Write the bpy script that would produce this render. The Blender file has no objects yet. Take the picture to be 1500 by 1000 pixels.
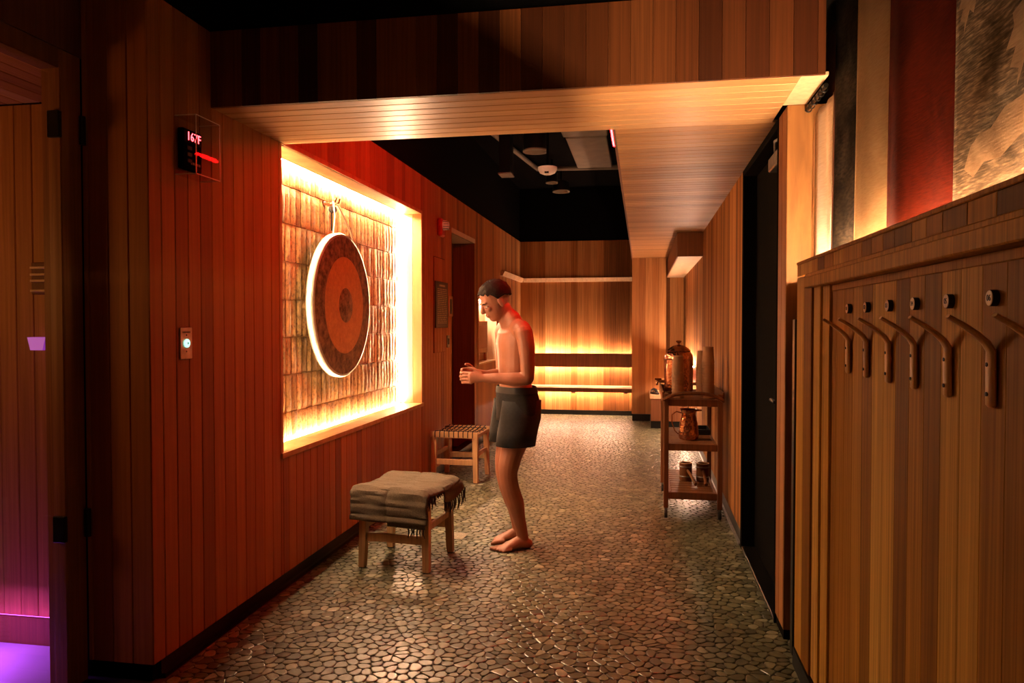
import bpy, bmesh, math, random
from mathutils import Vector, Matrix, noise
random.seed(7)
S = bpy.context.scene
COL = S.collection
PI = math.pi

# ------------------------------------------------------------------ camera, world, exposure
cam_d = bpy.data.cameras.new('camera')
cam = bpy.data.objects.new('camera', cam_d)
COL.objects.link(cam)
cam_d.sensor_width = 36.0
cam_d.lens = 26.04
YAW = math.atan(190 / 1085)
PITCH = math.atan(26 * math.cos(YAW) / 1085)
cam.location = (0, 0, 1.4)
cam.rotation_euler = (PI / 2 - PITCH, 0, YAW)
cam_d.clip_start = 0.05
S.camera = cam

w = bpy.data.worlds.new('world')
S.world = w
w.use_nodes = True
w.node_tree.nodes['Background'].inputs[0].default_value = (1.0, 0.55, 0.25, 1)
w.node_tree.nodes['Background'].inputs[1].default_value = 0.004
S.view_settings.view_transform = 'Standard'
S.view_settings.look = 'None'
S.view_settings.exposure = 0.0
S.view_settings.gamma = 1.0
S.view_settings.use_curve_mapping = False

# strengths of the LED strips and the neon tube
LED = (1.0, 0.63, 0.37)
LED_SOFT = (1.0, 0.60, 0.40)
K_NICHE, K_NICHE_TOP, K_BENCH, K_LEDGE, K_ALCOVE, K_NEON, K_PURPLE = 310.0, 900.0, 270.0, 1050.0, 260.0, 250.0, 10.0


def area_lamp(name, loc, rot, sx, sy, power, color):
    d = bpy.data.lights.new(name, 'AREA')
    d.shape = 'RECTANGLE'
    d.size, d.size_y, d.energy, d.color = sx, sy, power, color
    o = bpy.data.objects.new(name, d)
    o.location, o.rotation_euler = loc, rot
    COL.objects.link(o)
    return o


# added fill lights without fittings, in the front hall and the sauna room
area_lamp('hall_fill', (-0.5, -1.2, 3.2), (0.5, 0, 0), 0.5, 0.5, 0.5, (1.0, 0.5, 0.2))  # added dim fill from above and behind the camera
area_lamp('hook_wall_fill', (-2.1, 0.3, 1.7), (0, math.radians(-90), 0), 0.4, 0.4, 1.15, (1.0, 0.45, 0.09))  # amber fill put in to brighten the hook wall
area_lamp('sauna_warm_fill', (-3.3, 1.6, 1.6), (0, math.radians(-90), math.radians(50)), 0.4, 0.4, 7.0, (1.0, 0.42, 0.1))  # unseen warm fill, added to turn the sauna walls browner
area_lamp('sauna_floor_fill', (-2.72, 2.50, 0.24), (0, 0, 0), 0.2, 0.4, 9.0, (0.42, 0.07, 1.0))  # violet fill added low over the visible patch of sauna floor

# ------------------------------------------------------------------ materials
def nt(name):
    m = bpy.data.materials.new(name)
    m.use_nodes = True
    n = m.node_tree.nodes
    return m, n, m.node_tree.links, n['Principled BSDF']


def ramp(n, stops, mode='LINEAR'):
    r = n.new('ShaderNodeValToRGB')
    r.color_ramp.interpolation = mode
    e = r.color_ramp.elements
    while len(e) < len(stops):
        e.new(0.5)
    for k, (p, c) in enumerate(stops):
        e[k].position = p
        e[k].color = (*c, 1)
    return r


def plain(name, col, rough=0.5, metal=0.0, var=0.25, scale=30.0, bump=0.0, spec=0.5):
    m, n, l, b = nt(name)
    tc = n.new('ShaderNodeTexCoord')
    ns = n.new('ShaderNodeTexNoise')
    ns.inputs['Scale'].default_value = scale
    ns.inputs['Detail'].default_value = 4
    l.new(tc.outputs['Object'], ns.inputs['Vector'])
    r = ramp(n, [(0.3, tuple(c * (1 - var) for c in col)), (0.7, tuple(min(1, c * (1 + var)) for c in col))])
    l.new(ns.outputs['Fac'], r.inputs[0])
    l.new(r.outputs[0], b.inputs['Base Color'])
    b.inputs['Roughness'].default_value = rough
    b.inputs['Metallic'].default_value = metal
    b.inputs['Specular IOR Level'].default_value = spec
    if bump:
        bp = n.new('ShaderNodeBump')
        bp.inputs['Strength'].default_value = bump
        bp.inputs['Distance'].default_value = 0.004
        l.new(ns.outputs['Fac'], bp.inputs['Height'])
        l.new(bp.outputs[0], b.inputs['Normal'])
    return m


def emit(name, col, k):
    m, n, l, b = nt(name)
    b.inputs['Base Color'].default_value = (0.8, 0.8, 0.8, 1)
    b.inputs['Emission Color'].default_value = (*col, 1)
    b.inputs['Emission Strength'].default_value = k
    return m


def wood(name, stops, rough=0.5, grain=0.35, scale=(70, 70, 1.6), spec=0.22):
    """board colour from the object's own random number, grain running along local Z"""
    m, n, l, b = nt(name)
    oi = n.new('ShaderNodeObjectInfo')
    tc = n.new('ShaderNodeTexCoord')
    mul = n.new('ShaderNodeMath'); mul.operation = 'MULTIPLY'; mul.inputs[1].default_value = 37.0
    l.new(oi.outputs['Random'], mul.inputs[0])
    cmb = n.new('ShaderNodeCombineXYZ')
    for k in range(3):
        l.new(mul.outputs[0], cmb.inputs[k])
    add = n.new('ShaderNodeVectorMath'); add.operation = 'ADD'
    l.new(tc.outputs['Object'], add.inputs[0]); l.new(cmb.outputs[0], add.inputs[1])
    mp = n.new('ShaderNodeMapping')
    mp.inputs['Scale'].default_value = scale
    l.new(add.outputs[0], mp.inputs[0])
    ns = n.new('ShaderNodeTexNoise')
    ns.inputs['Scale'].default_value = 1.0
    ns.inputs['Detail'].default_value = 5
    ns.inputs['Distortion'].default_value = 0.6
    l.new(mp.outputs[0], ns.inputs['Vector'])
    r = ramp(n, stops)
    l.new(oi.outputs['Random'], r.inputs[0])
    g = ramp(n, [(0.25, (1 - grain,) * 3), (0.75, (1.0 + grain * 0.45,) * 3)])
    l.new(ns.outputs['Fac'], g.inputs[0])
    mx = n.new('ShaderNodeMix'); mx.data_type = 'RGBA'; mx.blend_type = 'MULTIPLY'
    mx.inputs[0].default_value = 1.0
    l.new(r.outputs[0], mx.inputs[6]); l.new(g.outputs[0], mx.inputs[7])
    l.new(mx.outputs[2], b.inputs['Base Color'])
    b.inputs['Roughness'].default_value = rough
    b.inputs['Specular IOR Level'].default_value = spec
    bp = n.new('ShaderNodeBump'); bp.inputs['Strength'].default_value = 0.12; bp.inputs['Distance'].default_value = 0.002
    l.new(ns.outputs['Fac'], bp.inputs['Height']); l.new(bp.outputs[0], b.inputs['Normal'])
    return m


M = {}
M['cedar'] = wood('cedar', [(0.0, (0.16, 0.058, 0.020)), (0.12, (0.24, 0.09, 0.028)), (0.3, (0.37, 0.15, 0.045)), (0.62, (0.45, 0.195, 0.06)), (0.85, (0.52, 0.25, 0.085)), (1.0, (0.6, 0.33, 0.13))])
M['cedar_mix'] = wood('cedar_mix', [(0.0, (0.15, 0.063, 0.010)), (0.2, (0.23, 0.099, 0.014)), (0.35, (0.40, 0.18, 0.025)), (0.6, (0.50, 0.24, 0.035)), (0.85, (0.60, 0.315, 0.052)), (1.0, (0.68, 0.40, 0.085))], grain=0.5, scale=(110, 110, 1.3), spec=.08, rough=.6)
M['cedar_far'] = wood('cedar_far', [(0.0, (0.14, 0.052, 0.016)), (0.2, (0.21, 0.08, 0.022)), (0.35, (0.34, 0.137, 0.036)), (0.6, (0.42, 0.178, 0.052)), (0.85, (0.50, 0.23, 0.075)), (1.0, (0.6, 0.31, 0.11))], grain=0.5, scale=(110, 110, 1.3), spec=.1, rough=.6)
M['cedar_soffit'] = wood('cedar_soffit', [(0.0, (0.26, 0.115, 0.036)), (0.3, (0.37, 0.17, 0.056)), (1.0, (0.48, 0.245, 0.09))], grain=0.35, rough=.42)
M['hook_wood'] = wood('hook_wood', [(0.0, (0.70, 0.40, 0.13)), (1.0, (0.80, 0.48, 0.18))], grain=0.25, spec=.35, rough=.4)
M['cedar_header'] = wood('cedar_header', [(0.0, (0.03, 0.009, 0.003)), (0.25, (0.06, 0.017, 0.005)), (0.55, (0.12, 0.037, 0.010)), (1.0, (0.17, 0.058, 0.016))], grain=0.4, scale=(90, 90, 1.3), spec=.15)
M['cedar_red'] = wood('cedar_red', [(0.0, (0.21, 0.06, 0.014)), (0.2, (0.33, 0.10, 0.022)), (0.7, (0.39, 0.13, 0.027)), (1.0, (0.45, 0.165, 0.036))], grain=0.25)
M['post_wood'] = wood('post_wood', [(0.0, (0.46, 0.25, 0.09)), (1.0, (0.5, 0.28, 0.11))], grain=0.3, scale=(14, 14, 2.2))
M['post_front'] = wood('post_front', [(0.0, (0.30, 0.14, 0.046)), (1.0, (0.36, 0.17, 0.056))], grain=0.45, scale=(22, 22, 2.6), spec=.12)
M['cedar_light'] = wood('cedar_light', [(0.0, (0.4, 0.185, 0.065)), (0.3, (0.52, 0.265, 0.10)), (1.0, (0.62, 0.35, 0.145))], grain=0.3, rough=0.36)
M['fir'] = wood('fir', [(0.0, (0.62, 0.40, 0.22)), (1.0, (0.70, 0.48, 0.28))], grain=0.22, scale=(30, 30, 1.2))
M['teak'] = wood('teak', [(0.0, (0.15, 0.055, 0.02)), (1.0, (0.22, 0.085, 0.03))], grain=0.35)
M['oak'] = wood('oak', [(0.0, (0.46, 0.27, 0.12)), (1.0, (0.55, 0.34, 0.16))], grain=0.3)
M['dark_wood'] = wood('dark_wood', [(0.0, (0.10, 0.035, 0.02)), (1.0, (0.16, 0.055, 0.028))])
M['black'] = plain('black_paint', (0.0028, 0.0026, 0.0024), 0.9, var=0.2, spec=.03)
M['black_gloss'] = plain('black_gloss', (0.005, 0.0045, 0.004), 0.3, spec=.35)
M['grout'] = plain('grout', (0.05, 0.045, 0.032), 0.75, bump=0.3)
M['grey_metal'] = plain('grey_metal', (0.25, 0.24, 0.22), 0.4, 0.8)
M['white_plastic'] = plain('white_plastic', (0.75, 0.70, 0.62), 0.4, var=0.05)
M['led'] = {}
M['rope'] = plain('rope', (0.55, 0.44, 0.28), 0.9, scale=300, bump=0.5)
M['web'] = plain('black_webbing', (0.022, 0.016, 0.012), 0.8, scale=200, bump=0.4)
M['paper'] = plain('paper_cup', (0.36, 0.19, 0.09), 0.8, var=0.06)
M['hair'] = plain('hair', (0.014, 0.008, 0.005), 0.75, scale=160, bump=0.8, spec=.2)
M['skin'] = plain('skin', (0.36, 0.135, 0.07), 0.5, var=0.08, scale=14)
M['shorts'] = plain('shorts_cloth', (0.008, 0.0075, 0.008), 0.9, scale=60, bump=0.3)
M['duct'] = plain('duct', (0.20, 0.16, 0.11), 0.7, var=0.15, scale=6)
M['rubber'] = plain('rubber', (0.012, 0.011, 0.011), 0.6)


def copper_mat(name, col, rough, dent, scale=55):
    m, n, l, b = nt(name)
    tc = n.new('ShaderNodeTexCoord')
    vo = n.new('ShaderNodeTexVoronoi'); vo.inputs['Scale'].default_value = scale
    l.new(tc.outputs['Object'], vo.inputs['Vector'])
    ns = n.new('ShaderNodeTexNoise'); ns.inputs['Scale'].default_value = 9
    l.new(tc.outputs['Object'], ns.inputs['Vector'])
    r = ramp(n, [(0.3, tuple(c * 0.7 for c in col)), (0.7, col)])
    l.new(ns.outputs['Fac'], r.inputs[0]); l.new(r.outputs[0], b.inputs['Base Color'])
    b.inputs['Metallic'].default_value = 1.0
    b.inputs['Roughness'].default_value = rough
    bp = n.new('ShaderNodeBump'); bp.inputs['Strength'].default_value = dent; bp.inputs['Distance'].default_value = 0.006
    l.new(vo.outputs['Distance'], bp.inputs['Height']); l.new(bp.outputs[0], b.inputs['Normal'])
    return m


M['copper'] = copper_mat('hammered_copper', (0.72, 0.33, 0.17), 0.2, 0.55)
M['copper_smooth'] = copper_mat('copper_smooth', (0.6, 0.3, 0.16), 0.2, 0.05)


def stone_mat():
    m, n, l, b = nt('pebble_stone')
    oi = n.new('ShaderNodeObjectInfo'); ge = n.new('ShaderNodeNewGeometry')
    a = n.new('ShaderNodeMath'); a.operation = 'ADD'
    l.new(oi.outputs['Random'], a.inputs[0]); l.new(ge.outputs['Random Per Island'], a.inputs[1])
    fr = n.new('ShaderNodeMath'); fr.operation = 'FRACT'; l.new(a.outputs[0], fr.inputs[0])
    r = ramp(n, [(0.0, (0.060, 0.064, 0.034)), (0.25, (0.095, 0.100, 0.054)), (0.65, (0.135, 0.141, 0.078)), (0.9, (0.18, 0.185, 0.108)), (1.0, (0.29, 0.29, 0.18))])
    l.new(fr.outputs[0], r.inputs[0])
    ns = n.new('ShaderNodeTexNoise'); ns.inputs['Scale'].default_value = 45; ns.inputs['Detail'].default_value = 4
    l.new(ge.outputs['Position'], ns.inputs['Vector'])
    g = ramp(n, [(0.3, (0.75,) * 3), (0.7, (1.1,) * 3)])
    l.new(ns.outputs['Fac'], g.inputs[0])
    mx = n.new('ShaderNodeMix'); mx.data_type = 'RGBA'; mx.blend_type = 'MULTIPLY'; mx.inputs[0].default_value = 1
    l.new(r.outputs[0], mx.inputs[6]); l.new(g.outputs[0], mx.inputs[7]); l.new(mx.outputs[2], b.inputs['Base Color'])
    b.inputs['Roughness'].default_value = 0.33
    b.inputs['Specular IOR Level'].default_value = 0.5
    bp = n.new('ShaderNodeBump'); bp.inputs['Strength'].default_value = 0.15; bp.inputs['Distance'].default_value = 0.003
    l.new(ns.outputs['Fac'], bp.inputs['Height']); l.new(bp.outputs[0], b.inputs['Normal'])
    return m


M['stone'] = stone_mat()


def tile_mat():
    m, n, l, b = nt('bark_tile')
    oi = n.new('ShaderNodeObjectInfo'); tc = n.new('ShaderNodeTexCoord')
    mul = n.new('ShaderNodeMath'); mul.operation = 'MULTIPLY'; mul.inputs[1].default_value = 23.0
    l.new(oi.outputs['Random'], mul.inputs[0])
    add = n.new('ShaderNodeVectorMath'); add.operation = 'ADD'
    l.new(tc.outputs['Object'], add.inputs[0]); l.new(mul.outputs[0], add.inputs[1])
    ns = n.new('ShaderNodeTexNoise'); ns.inputs['Scale'].default_value = 38; ns.inputs['Detail'].default_value = 6; ns.inputs['Roughness'].default_value = 0.65
    l.new(add.outputs[0], ns.inputs['Vector'])
    r = ramp(n, [(0.0, (0.29, 0.165, 0.055)), (0.5, (0.49, 0.30, 0.10)), (1.0, (0.69, 0.455, 0.18))])
    l.new(oi.outputs['Random'], r.inputs[0])
    g = ramp(n, [(0.36, (0.38, 0.34, 0.3)), (0.5, (0.95,) * 3), (0.75, (1.25, 1.2, 1.1))])
    l.new(ns.outputs['Fac'], g.inputs[0])
    mx = n.new('ShaderNodeMix'); mx.data_type = 'RGBA'; mx.blend_type = 'MULTIPLY'; mx.inputs[0].default_value = 1
    l.new(r.outputs[0], mx.inputs[6]); l.new(g.outputs[0], mx.inputs[7]); l.new(mx.outputs[2], b.inputs['Base Color'])
    b.inputs['Roughness'].default_value = 0.45
    bp = n.new('ShaderNodeBump'); bp.inputs['Strength'].default_value = 0.4; bp.inputs['Distance'].default_value = 0.004
    l.new(ns.outputs['Fac'], bp.inputs['Height']); l.new(bp.outputs[0], b.inputs['Normal'])
    return m


M['tile'] = tile_mat()


def gong_mat(name, c0, c1, metal, rough, scale):
    m, n, l, b = nt(name)
    tc = n.new('ShaderNodeTexCoord')
    ns = n.new('ShaderNodeTexNoise'); ns.inputs['Scale'].default_value = scale; ns.inputs['Detail'].default_value = 7; ns.inputs['Roughness'].default_value = 0.7
    l.new(tc.outputs['Object'], ns.inputs['Vector'])
    r = ramp(n, [(0.38, c0), (0.68, c1)])
    l.new(ns.outputs['Fac'], r.inputs[0]); l.new(r.outputs[0], b.inputs['Base Color'])
    b.inputs['Metallic'].default_value = metal; b.inputs['Roughness'].default_value = rough
    bp = n.new('ShaderNodeBump'); bp.inputs['Strength'].default_value = 0.35; bp.inputs['Distance'].default_value = 0.004
    l.new(ns.outputs['Fac'], bp.inputs['Height']); l.new(bp.outputs[0], b.inputs['Normal'])
    return m


M['gong_dark'] = gong_mat('gong_patina', (0.035, 0.026, 0.013), (0.32, 0.245, 0.135), 0.35, 0.5, 20)
M['gong_bronze'] = gong_mat('gong_bronze', (0.42, 0.25, 0.07), (0.60, 0.37, 0.12), 0.3, 0.42, 30)
M['gong_rim'] = gong_mat('gong_rim', (0.5, 0.42, 0.3), (0.66, 0.58, 0.44), 0.85, 0.3, 20)


def glass_mat(name, rough=0.0, tint=(1, 1, 1), alpha=0.9, ior=1.5):
    m, n, l, b = nt(name)
    out = n['Material Output']
    tr = n.new('ShaderNodeBsdfTransparent'); tr.inputs[0].default_value = (*[c * alpha for c in tint], 1)
    gl = n.new('ShaderNodeBsdfGlossy'); gl.inputs['Roughness'].default_value = rough
    fr = n.new('ShaderNodeFresnel'); fr.inputs[0].default_value = 1.5
    mx = n.new('ShaderNodeMixShader')
    ge = n.new('ShaderNodeNewGeometry')     # the pane's far face takes the inverse index
    mr = n.new('ShaderNodeMapRange'); mr.inputs[3].default_value = ior; mr.inputs[4].default_value = 1 / ior
    l.new(ge.outputs['Backfacing'], mr.inputs[0]); l.new(mr.outputs[0], fr.inputs[0])
    l.new(fr.outputs[0], mx.inputs[0]); l.new(tr.outputs[0], mx.inputs[1]); l.new(gl.outputs[0], mx.inputs[2])
    l.new(mx.outputs[0], out.inputs['Surface'])
    return m


M['glass'] = glass_mat('glass', 0.02, (1, 0.97, 0.92), 0.9)
M['acrylic'] = glass_mat('acrylic', 0.01, (1, 0.97, 0.94), 0.95, 1.09)


def weave(name, stops, scale=400, rough=0.9, through=0.25, aniso=(1, 1, 1), blotch=0.0):
    m, n, l, b = nt(name)
    out = n['Material Output']
    tc = n.new('ShaderNodeTexCoord')
    mp = n.new('ShaderNodeMapping'); mp.inputs['Scale'].default_value = aniso
    l.new(tc.outputs['Object'], mp.inputs[0])
    ns = n.new('ShaderNodeTexNoise'); ns.inputs['Scale'].default_value = scale; ns.inputs['Detail'].default_value = 5
    l.new(mp.outputs[0], ns.inputs['Vector'])
    r = ramp(n, stops); l.new(ns.outputs['Fac'], r.inputs[0])
    col = r.outputs[0]
    if blotch:
        n2 = n.new('ShaderNodeTexNoise'); n2.inputs['Scale'].default_value = 5.5; n2.inputs['Detail'].default_value = 6
        n2.inputs['Distortion'].default_value = .6
        l.new(tc.outputs['Object'], n2.inputs['Vector'])
        g = ramp(n, [(.36, (1 - blotch,) * 3), (.62, (1 + blotch,) * 3)])
        l.new(n2.outputs['Fac'], g.inputs[0])
        mu = n.new('ShaderNodeMix'); mu.data_type = 'RGBA'; mu.blend_type = 'MULTIPLY'; mu.inputs[0].default_value = 1
        l.new(col, mu.inputs[6]); l.new(g.outputs[0], mu.inputs[7]); col = mu.outputs[2]
    l.new(col, b.inputs['Base Color'])
    b.inputs['Roughness'].default_value = rough
    b.inputs['Specular IOR Level'].default_value = 0.03
    bp = n.new('ShaderNodeBump'); bp.inputs['Strength'].default_value = 0.35; bp.inputs['Distance'].default_value = 0.002
    l.new(ns.outputs['Fac'], bp.inputs['Height']); l.new(bp.outputs[0], b.inputs['Normal'])
    if through:
        t = n.new('ShaderNodeBsdfTranslucent'); l.new(col, t.inputs[0])
        mx = n.new('ShaderNodeMixShader'); mx.inputs[0].default_value = through
        l.new(b.outputs[0], mx.inputs[1]); l.new(t.outputs[0], mx.inputs[2]); l.new(mx.outputs[0], out.inputs['Surface'])
    return m


M['linen'] = weave('linen_throw', [(0.3, (0.085, 0.069, 0.047)), (0.7, (0.15, 0.124, 0.088))], 120, through=0, aniso=(1, 6, 1))
M['cloth_white'] = weave('cloth_white', [(0.3, (0.74, 0.62, 0.46)), (0.7, (0.85, 0.74, 0.58))], 20, aniso=(1, 1, 10), through=.4)
M['cloth_black'] = weave('cloth_black', [(0.3, (0.010, 0.009, 0.008)), (0.7, (0.03, 0.025, 0.018))], 30, aniso=(1, 1, 4), through=0.05, blotch=.7)
M['cloth_cream'] = weave('cloth_cream', [(0.3, (0.31, 0.19, 0.085)), (0.7, (0.37, 0.24, 0.115))], 26, aniso=(1, 1, 10), blotch=.08)
M['cloth_red'] = weave('cloth_red', [(0.3, (0.034, 0.004, 0.0015)), (0.7, (0.058, 0.0065, 0.002))], 26, aniso=(1, 1, 10), through=0.15, blotch=.3)
M['cloth_grey'] = weave('cloth_grey', [(0.3, (0.035, 0.025, 0.015)), (0.5, (0.075, 0.054, 0.032)), (0.72, (0.19, 0.14, 0.085))], 26, aniso=(1, 1, 9), blotch=.55)
M['cloth_motif'] = weave('cloth_motif', [(0.3, (0.20, 0.135, 0.075)), (0.7, (0.28, 0.195, 0.115))], 26, aniso=(1, 1, 9), blotch=.35)

# ------------------------------------------------------------------ mesh helpers
class MB:
    def __init__(s):
        s.v, s.f = [], []

    def add(s, vs, fs, mat=None):
        b = len(s.v)
        s.v += [tuple(mat @ Vector(v)) if mat else tuple(v) for v in vs]
        s.f += [tuple(b + i for i in f) for f in fs]
        return s

    def box(s, lo, hi, bev=0.0, mat=None):
        """box with its edges chamfered by bev"""
        if bev <= 0:
            x0, y0, z0 = lo; x1, y1, z1 = hi
            vs = [(x0, y0, z0), (x1, y0, z0), (x1, y1, z0), (x0, y1, z0), (x0, y0, z1), (x1, y0, z1), (x1, y1, z1), (x0, y1, z1)]
            fs = [(0, 3, 2, 1), (4, 5, 6, 7), (0, 1, 5, 4), (1, 2, 6, 5), (2, 3, 7, 6), (3, 0, 4, 7)]
            return s.add(vs, fs, mat)
        bm = bmesh.new()
        bmesh.ops.create_cube(bm, size=1)
        for v in bm.verts:
            v.co = Vector([lo[k] + (v.co[k] + 0.5) * (hi[k] - lo[k]) for k in range(3)])
        bmesh.ops.bevel(bm, geom=list(bm.edges), offset=bev, segments=1, affect='EDGES')
        bm.verts.index_update()
        s.add([v.co.copy() for v in bm.verts], [[v.index for v in f.verts] for f in bm.faces], mat)
        bm.free()
        return s

    def tube(s, pts, r, n=8, cap=True, flat=None):
        """swept tube; r a number or list; flat=(ru, rv) scales of the ring axes"""
        pts = [Vector(p) for p in pts]
        k = len(pts)
        rs = r if isinstance(r, (list, tuple)) else [r] * k
        prev = None
        vs, fs = [], []
        for i, p in enumerate(pts):
            t = (pts[min(i + 1, k - 1)] - pts[max(i - 1, 0)]).normalized()
            if prev is None:
                a = Vector((0, 0, 1)) if abs(t.z) < 0.9 else Vector((1, 0, 0))
                u = t.cross(a).normalized()
            else:
                u = (prev - t * prev.dot(t)).normalized()
            prev = u
            v = t.cross(u)
            fu, fv = flat if flat else (1, 1)
            for j in range(n):
                an = 2 * PI * j / n
                vs.append(p + u * (math.cos(an) * rs[i] * fu) + v * (math.sin(an) * rs[i] * fv))
        for i in range(k - 1):
            for j in range(n):
                fs.append((i * n + j, i * n + (j + 1) % n, (i + 1) * n + (j + 1) % n, (i + 1) * n + j))
        if cap:
            fs.append(tuple(reversed(range(n))))
            fs.append(tuple((k - 1) * n + j for j in range(n)))
        return s.add(vs, fs)

    def lathe(s, prof, n=24, mat=None):
        """profile of (r, z) turned about Z"""
        vs, fs = [], []
        k = len(prof)
        for r, z in prof:
            for j in range(n):
                a = 2 * PI * j / n
                vs.append((max(r, 1e-4) * math.cos(a), max(r, 1e-4) * math.sin(a), z))
        for i in range(k - 1):
            for j in range(n):
                fs.append((i * n + j, i * n + (j + 1) % n, (i + 1) * n + (j + 1) % n, (i + 1) * n + j))
        return s.add(vs, fs, mat)

    def prism(s, poly, h0, h1, axis='z'):
        n = len(poly)
        def P(a, b, h):
            return (a, b, h) if axis == 'z' else (a, h, b) if axis == 'y' else (h, a, b)
        vs = [P(a, b, h0) for a, b in poly] + [P(a, b, h1) for a, b in poly]
        fs = [tuple(reversed(range(n))), tuple(range(n, 2 * n))]
        for i in range(n):
            fs.append((i, (i + 1) % n, n + (i + 1) % n, n + i))
        return s.add(vs, fs)

    def mesh(s, name, smooth=False):
        me = bpy.data.meshes.new(name)
        me.from_pydata(s.v, [], s.f)
        bm = bmesh.new(); bm.from_mesh(me)
        bmesh.ops.recalc_face_normals(bm, faces=list(bm.faces))
        bm.to_mesh(me); bm.free()
        if smooth:
            me.polygons.foreach_set('use_smooth', [True] * len(me.polygons))
            try:
                me.set_sharp_from_angle(angle=math.radians(40))
            except Exception:
                pass
        me.update()
        return me

    def build(s, name, mat, parent=None, smooth=False, loc=None, rot=None):
        me = s.mesh(name, smooth)
        me.materials.append(mat)
        return link(name, me, parent, loc, rot)


def link(name, me, parent=None, loc=None, rot=None):
    o = bpy.data.objects.new(name, me)
    COL.objects.link(o)
    if parent is not None:
        o.parent = parent
    if loc is not None:
        o.location = loc
    if rot is not None:
        o.rotation_euler = rot
    return o


def tag(o, label, cat, group=None):
    o['label'] = label
    o['category'] = cat
    if group:
        o['group'] = group
    return o


def thing(name, label, cat, loc=(0, 0, 0), rz=0.0, group=None):
    o = bpy.data.objects.new(name, None)
    o.empty_display_size = 0.1
    COL.objects.link(o)
    o.location = loc
    o.rotation_euler = (0, 0, rz)
    return tag(o, label, cat, group)


def struct(o):
    o['kind'] = 'structure'
    return o


def sbox(name, lo, hi, mat, parent=None, bev=0.0):
    o = MB().box(lo, hi, bev).build(name, mat, parent)
    if parent is None:
        struct(o)
    return o


def copy_tree(o, parent=None):
    c = o.copy()
    COL.objects.link(c)
    if parent is not None:
        c.parent = parent
    for ch in list(o.children):
        copy_tree(ch, c)
    return c


def X4(cx, cy, cz, loc):
    m = Matrix.Identity(4)
    for k, c in enumerate((cx, cy, cz)):
        m[0][k], m[1][k], m[2][k] = c
    m[0][3], m[1][3], m[2][3] = loc
    return m


_pl = {}


def plank_mesh(wd, L, t, mat, bev=0.0035):
    key = (round(wd, 4), round(L, 4), round(t, 4), mat.name, bev)
    if key not in _pl:
        h, q = wd / 2 - 0.0002 - bev * .2, L / 2
        poly = [(-h, 0), (h, 0), (h, t - bev), (h - bev, t), (-h + bev, t), (-h, t - bev)]
        me = MB().prism(poly, -q, q).mesh('plank')
        me.materials.append(mat)
        _pl[key] = me
    return _pl[key]


def planks(parent, org, nrm, length, z0, z1, wd, mat, t=0.016, holes=(), skip=0.0, name='plank', bev=0.0035):
    """vertical boards on a wall that runs from org along nrm x z; holes are (u0,u1,z0,z1)"""
    n = Vector(nrm); u = n.cross(Vector((0, 0, 1)))
    cuts = {0.0, length}
    k = skip
    while k < length:
        cuts.add(round(k, 4)); k += wd
    for h in holes:
        cuts.add(round(h[0], 4)); cuts.add(round(h[1], 4))
    cs = sorted(c for c in cuts if 0 <= c <= length)
    merged = [cs[0]]
    for c in cs[1:]:
        if c - merged[-1] > 0.012:
            merged.append(c)
    for a, b in zip(merged, merged[1:]):
        m = (a + b) / 2
        spans = [(z0, z1)]
        for h in holes:
            if h[0] < m < h[1]:
                ns = []
                for s0, s1 in spans:
                    if h[2] > s0:
                        ns.append((s0, min(s1, h[2])))
                    if h[3] < s1:
                        ns.append((max(s0, h[3]), s1))
                spans = ns
        for s0, s1 in spans:
            if s1 - s0 < 0.02:
                continue
            o = link(name, plank_mesh(b - a, s1 - s0, t, mat, bev), parent)
            p = Vector(org) + u * m
            o.matrix_local = X4(u, n, Vector((0, 0, 1)), (p.x, p.y, (s0 + s1) / 2))


def boards(parent, mat, wd, y0, y1, x0, x1, z, t=0.014, name='plank'):
    """ceiling boards whose length runs along X, face down, underside at z"""
    n = round((y1 - y0) / wd)
    wd = (y1 - y0) / n
    me = plank_mesh(wd, x1 - x0, t, mat)
    for k in range(n):
        o = link(name, me, parent)
        o.matrix_local = X4(Vector((0, -1, 0)), Vector((0, 0, -1)), Vector((1, 0, 0)), ((x0 + x1) / 2, y0 + (k + 0.5) * wd, z + t))


def led(name, lo, hi, key, k, label, col=LED, group='LED light strips', parent=None):
    """an LED tape: emissive diffuser in a slim channel"""
    if key not in M['led']:
        M['led'][key] = emit('led_' + key, col, k)
    o = MB().box(lo, hi, 0.0015).build(name, M['led'][key])
    return tag(o, label, 'light', group)


# ------------------------------------------------------------------ levels
A = -1.87          # left wall face
R = 0.62           # right wall face
ZT = 2.68          # top of the timber
ZS = 2.35          # soffit
ZC = 3.5           # black ceiling
YH, YS = 3.0, 3.68  # header front, soffit back edge
YB = 11.45
PW = 0.088

# ------------------------------------------------------------------ floor
floor = sbox('floor', (-2.2, -2.8, -0.1), (1.2, 11.9, -0.006), M['grout'])


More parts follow.
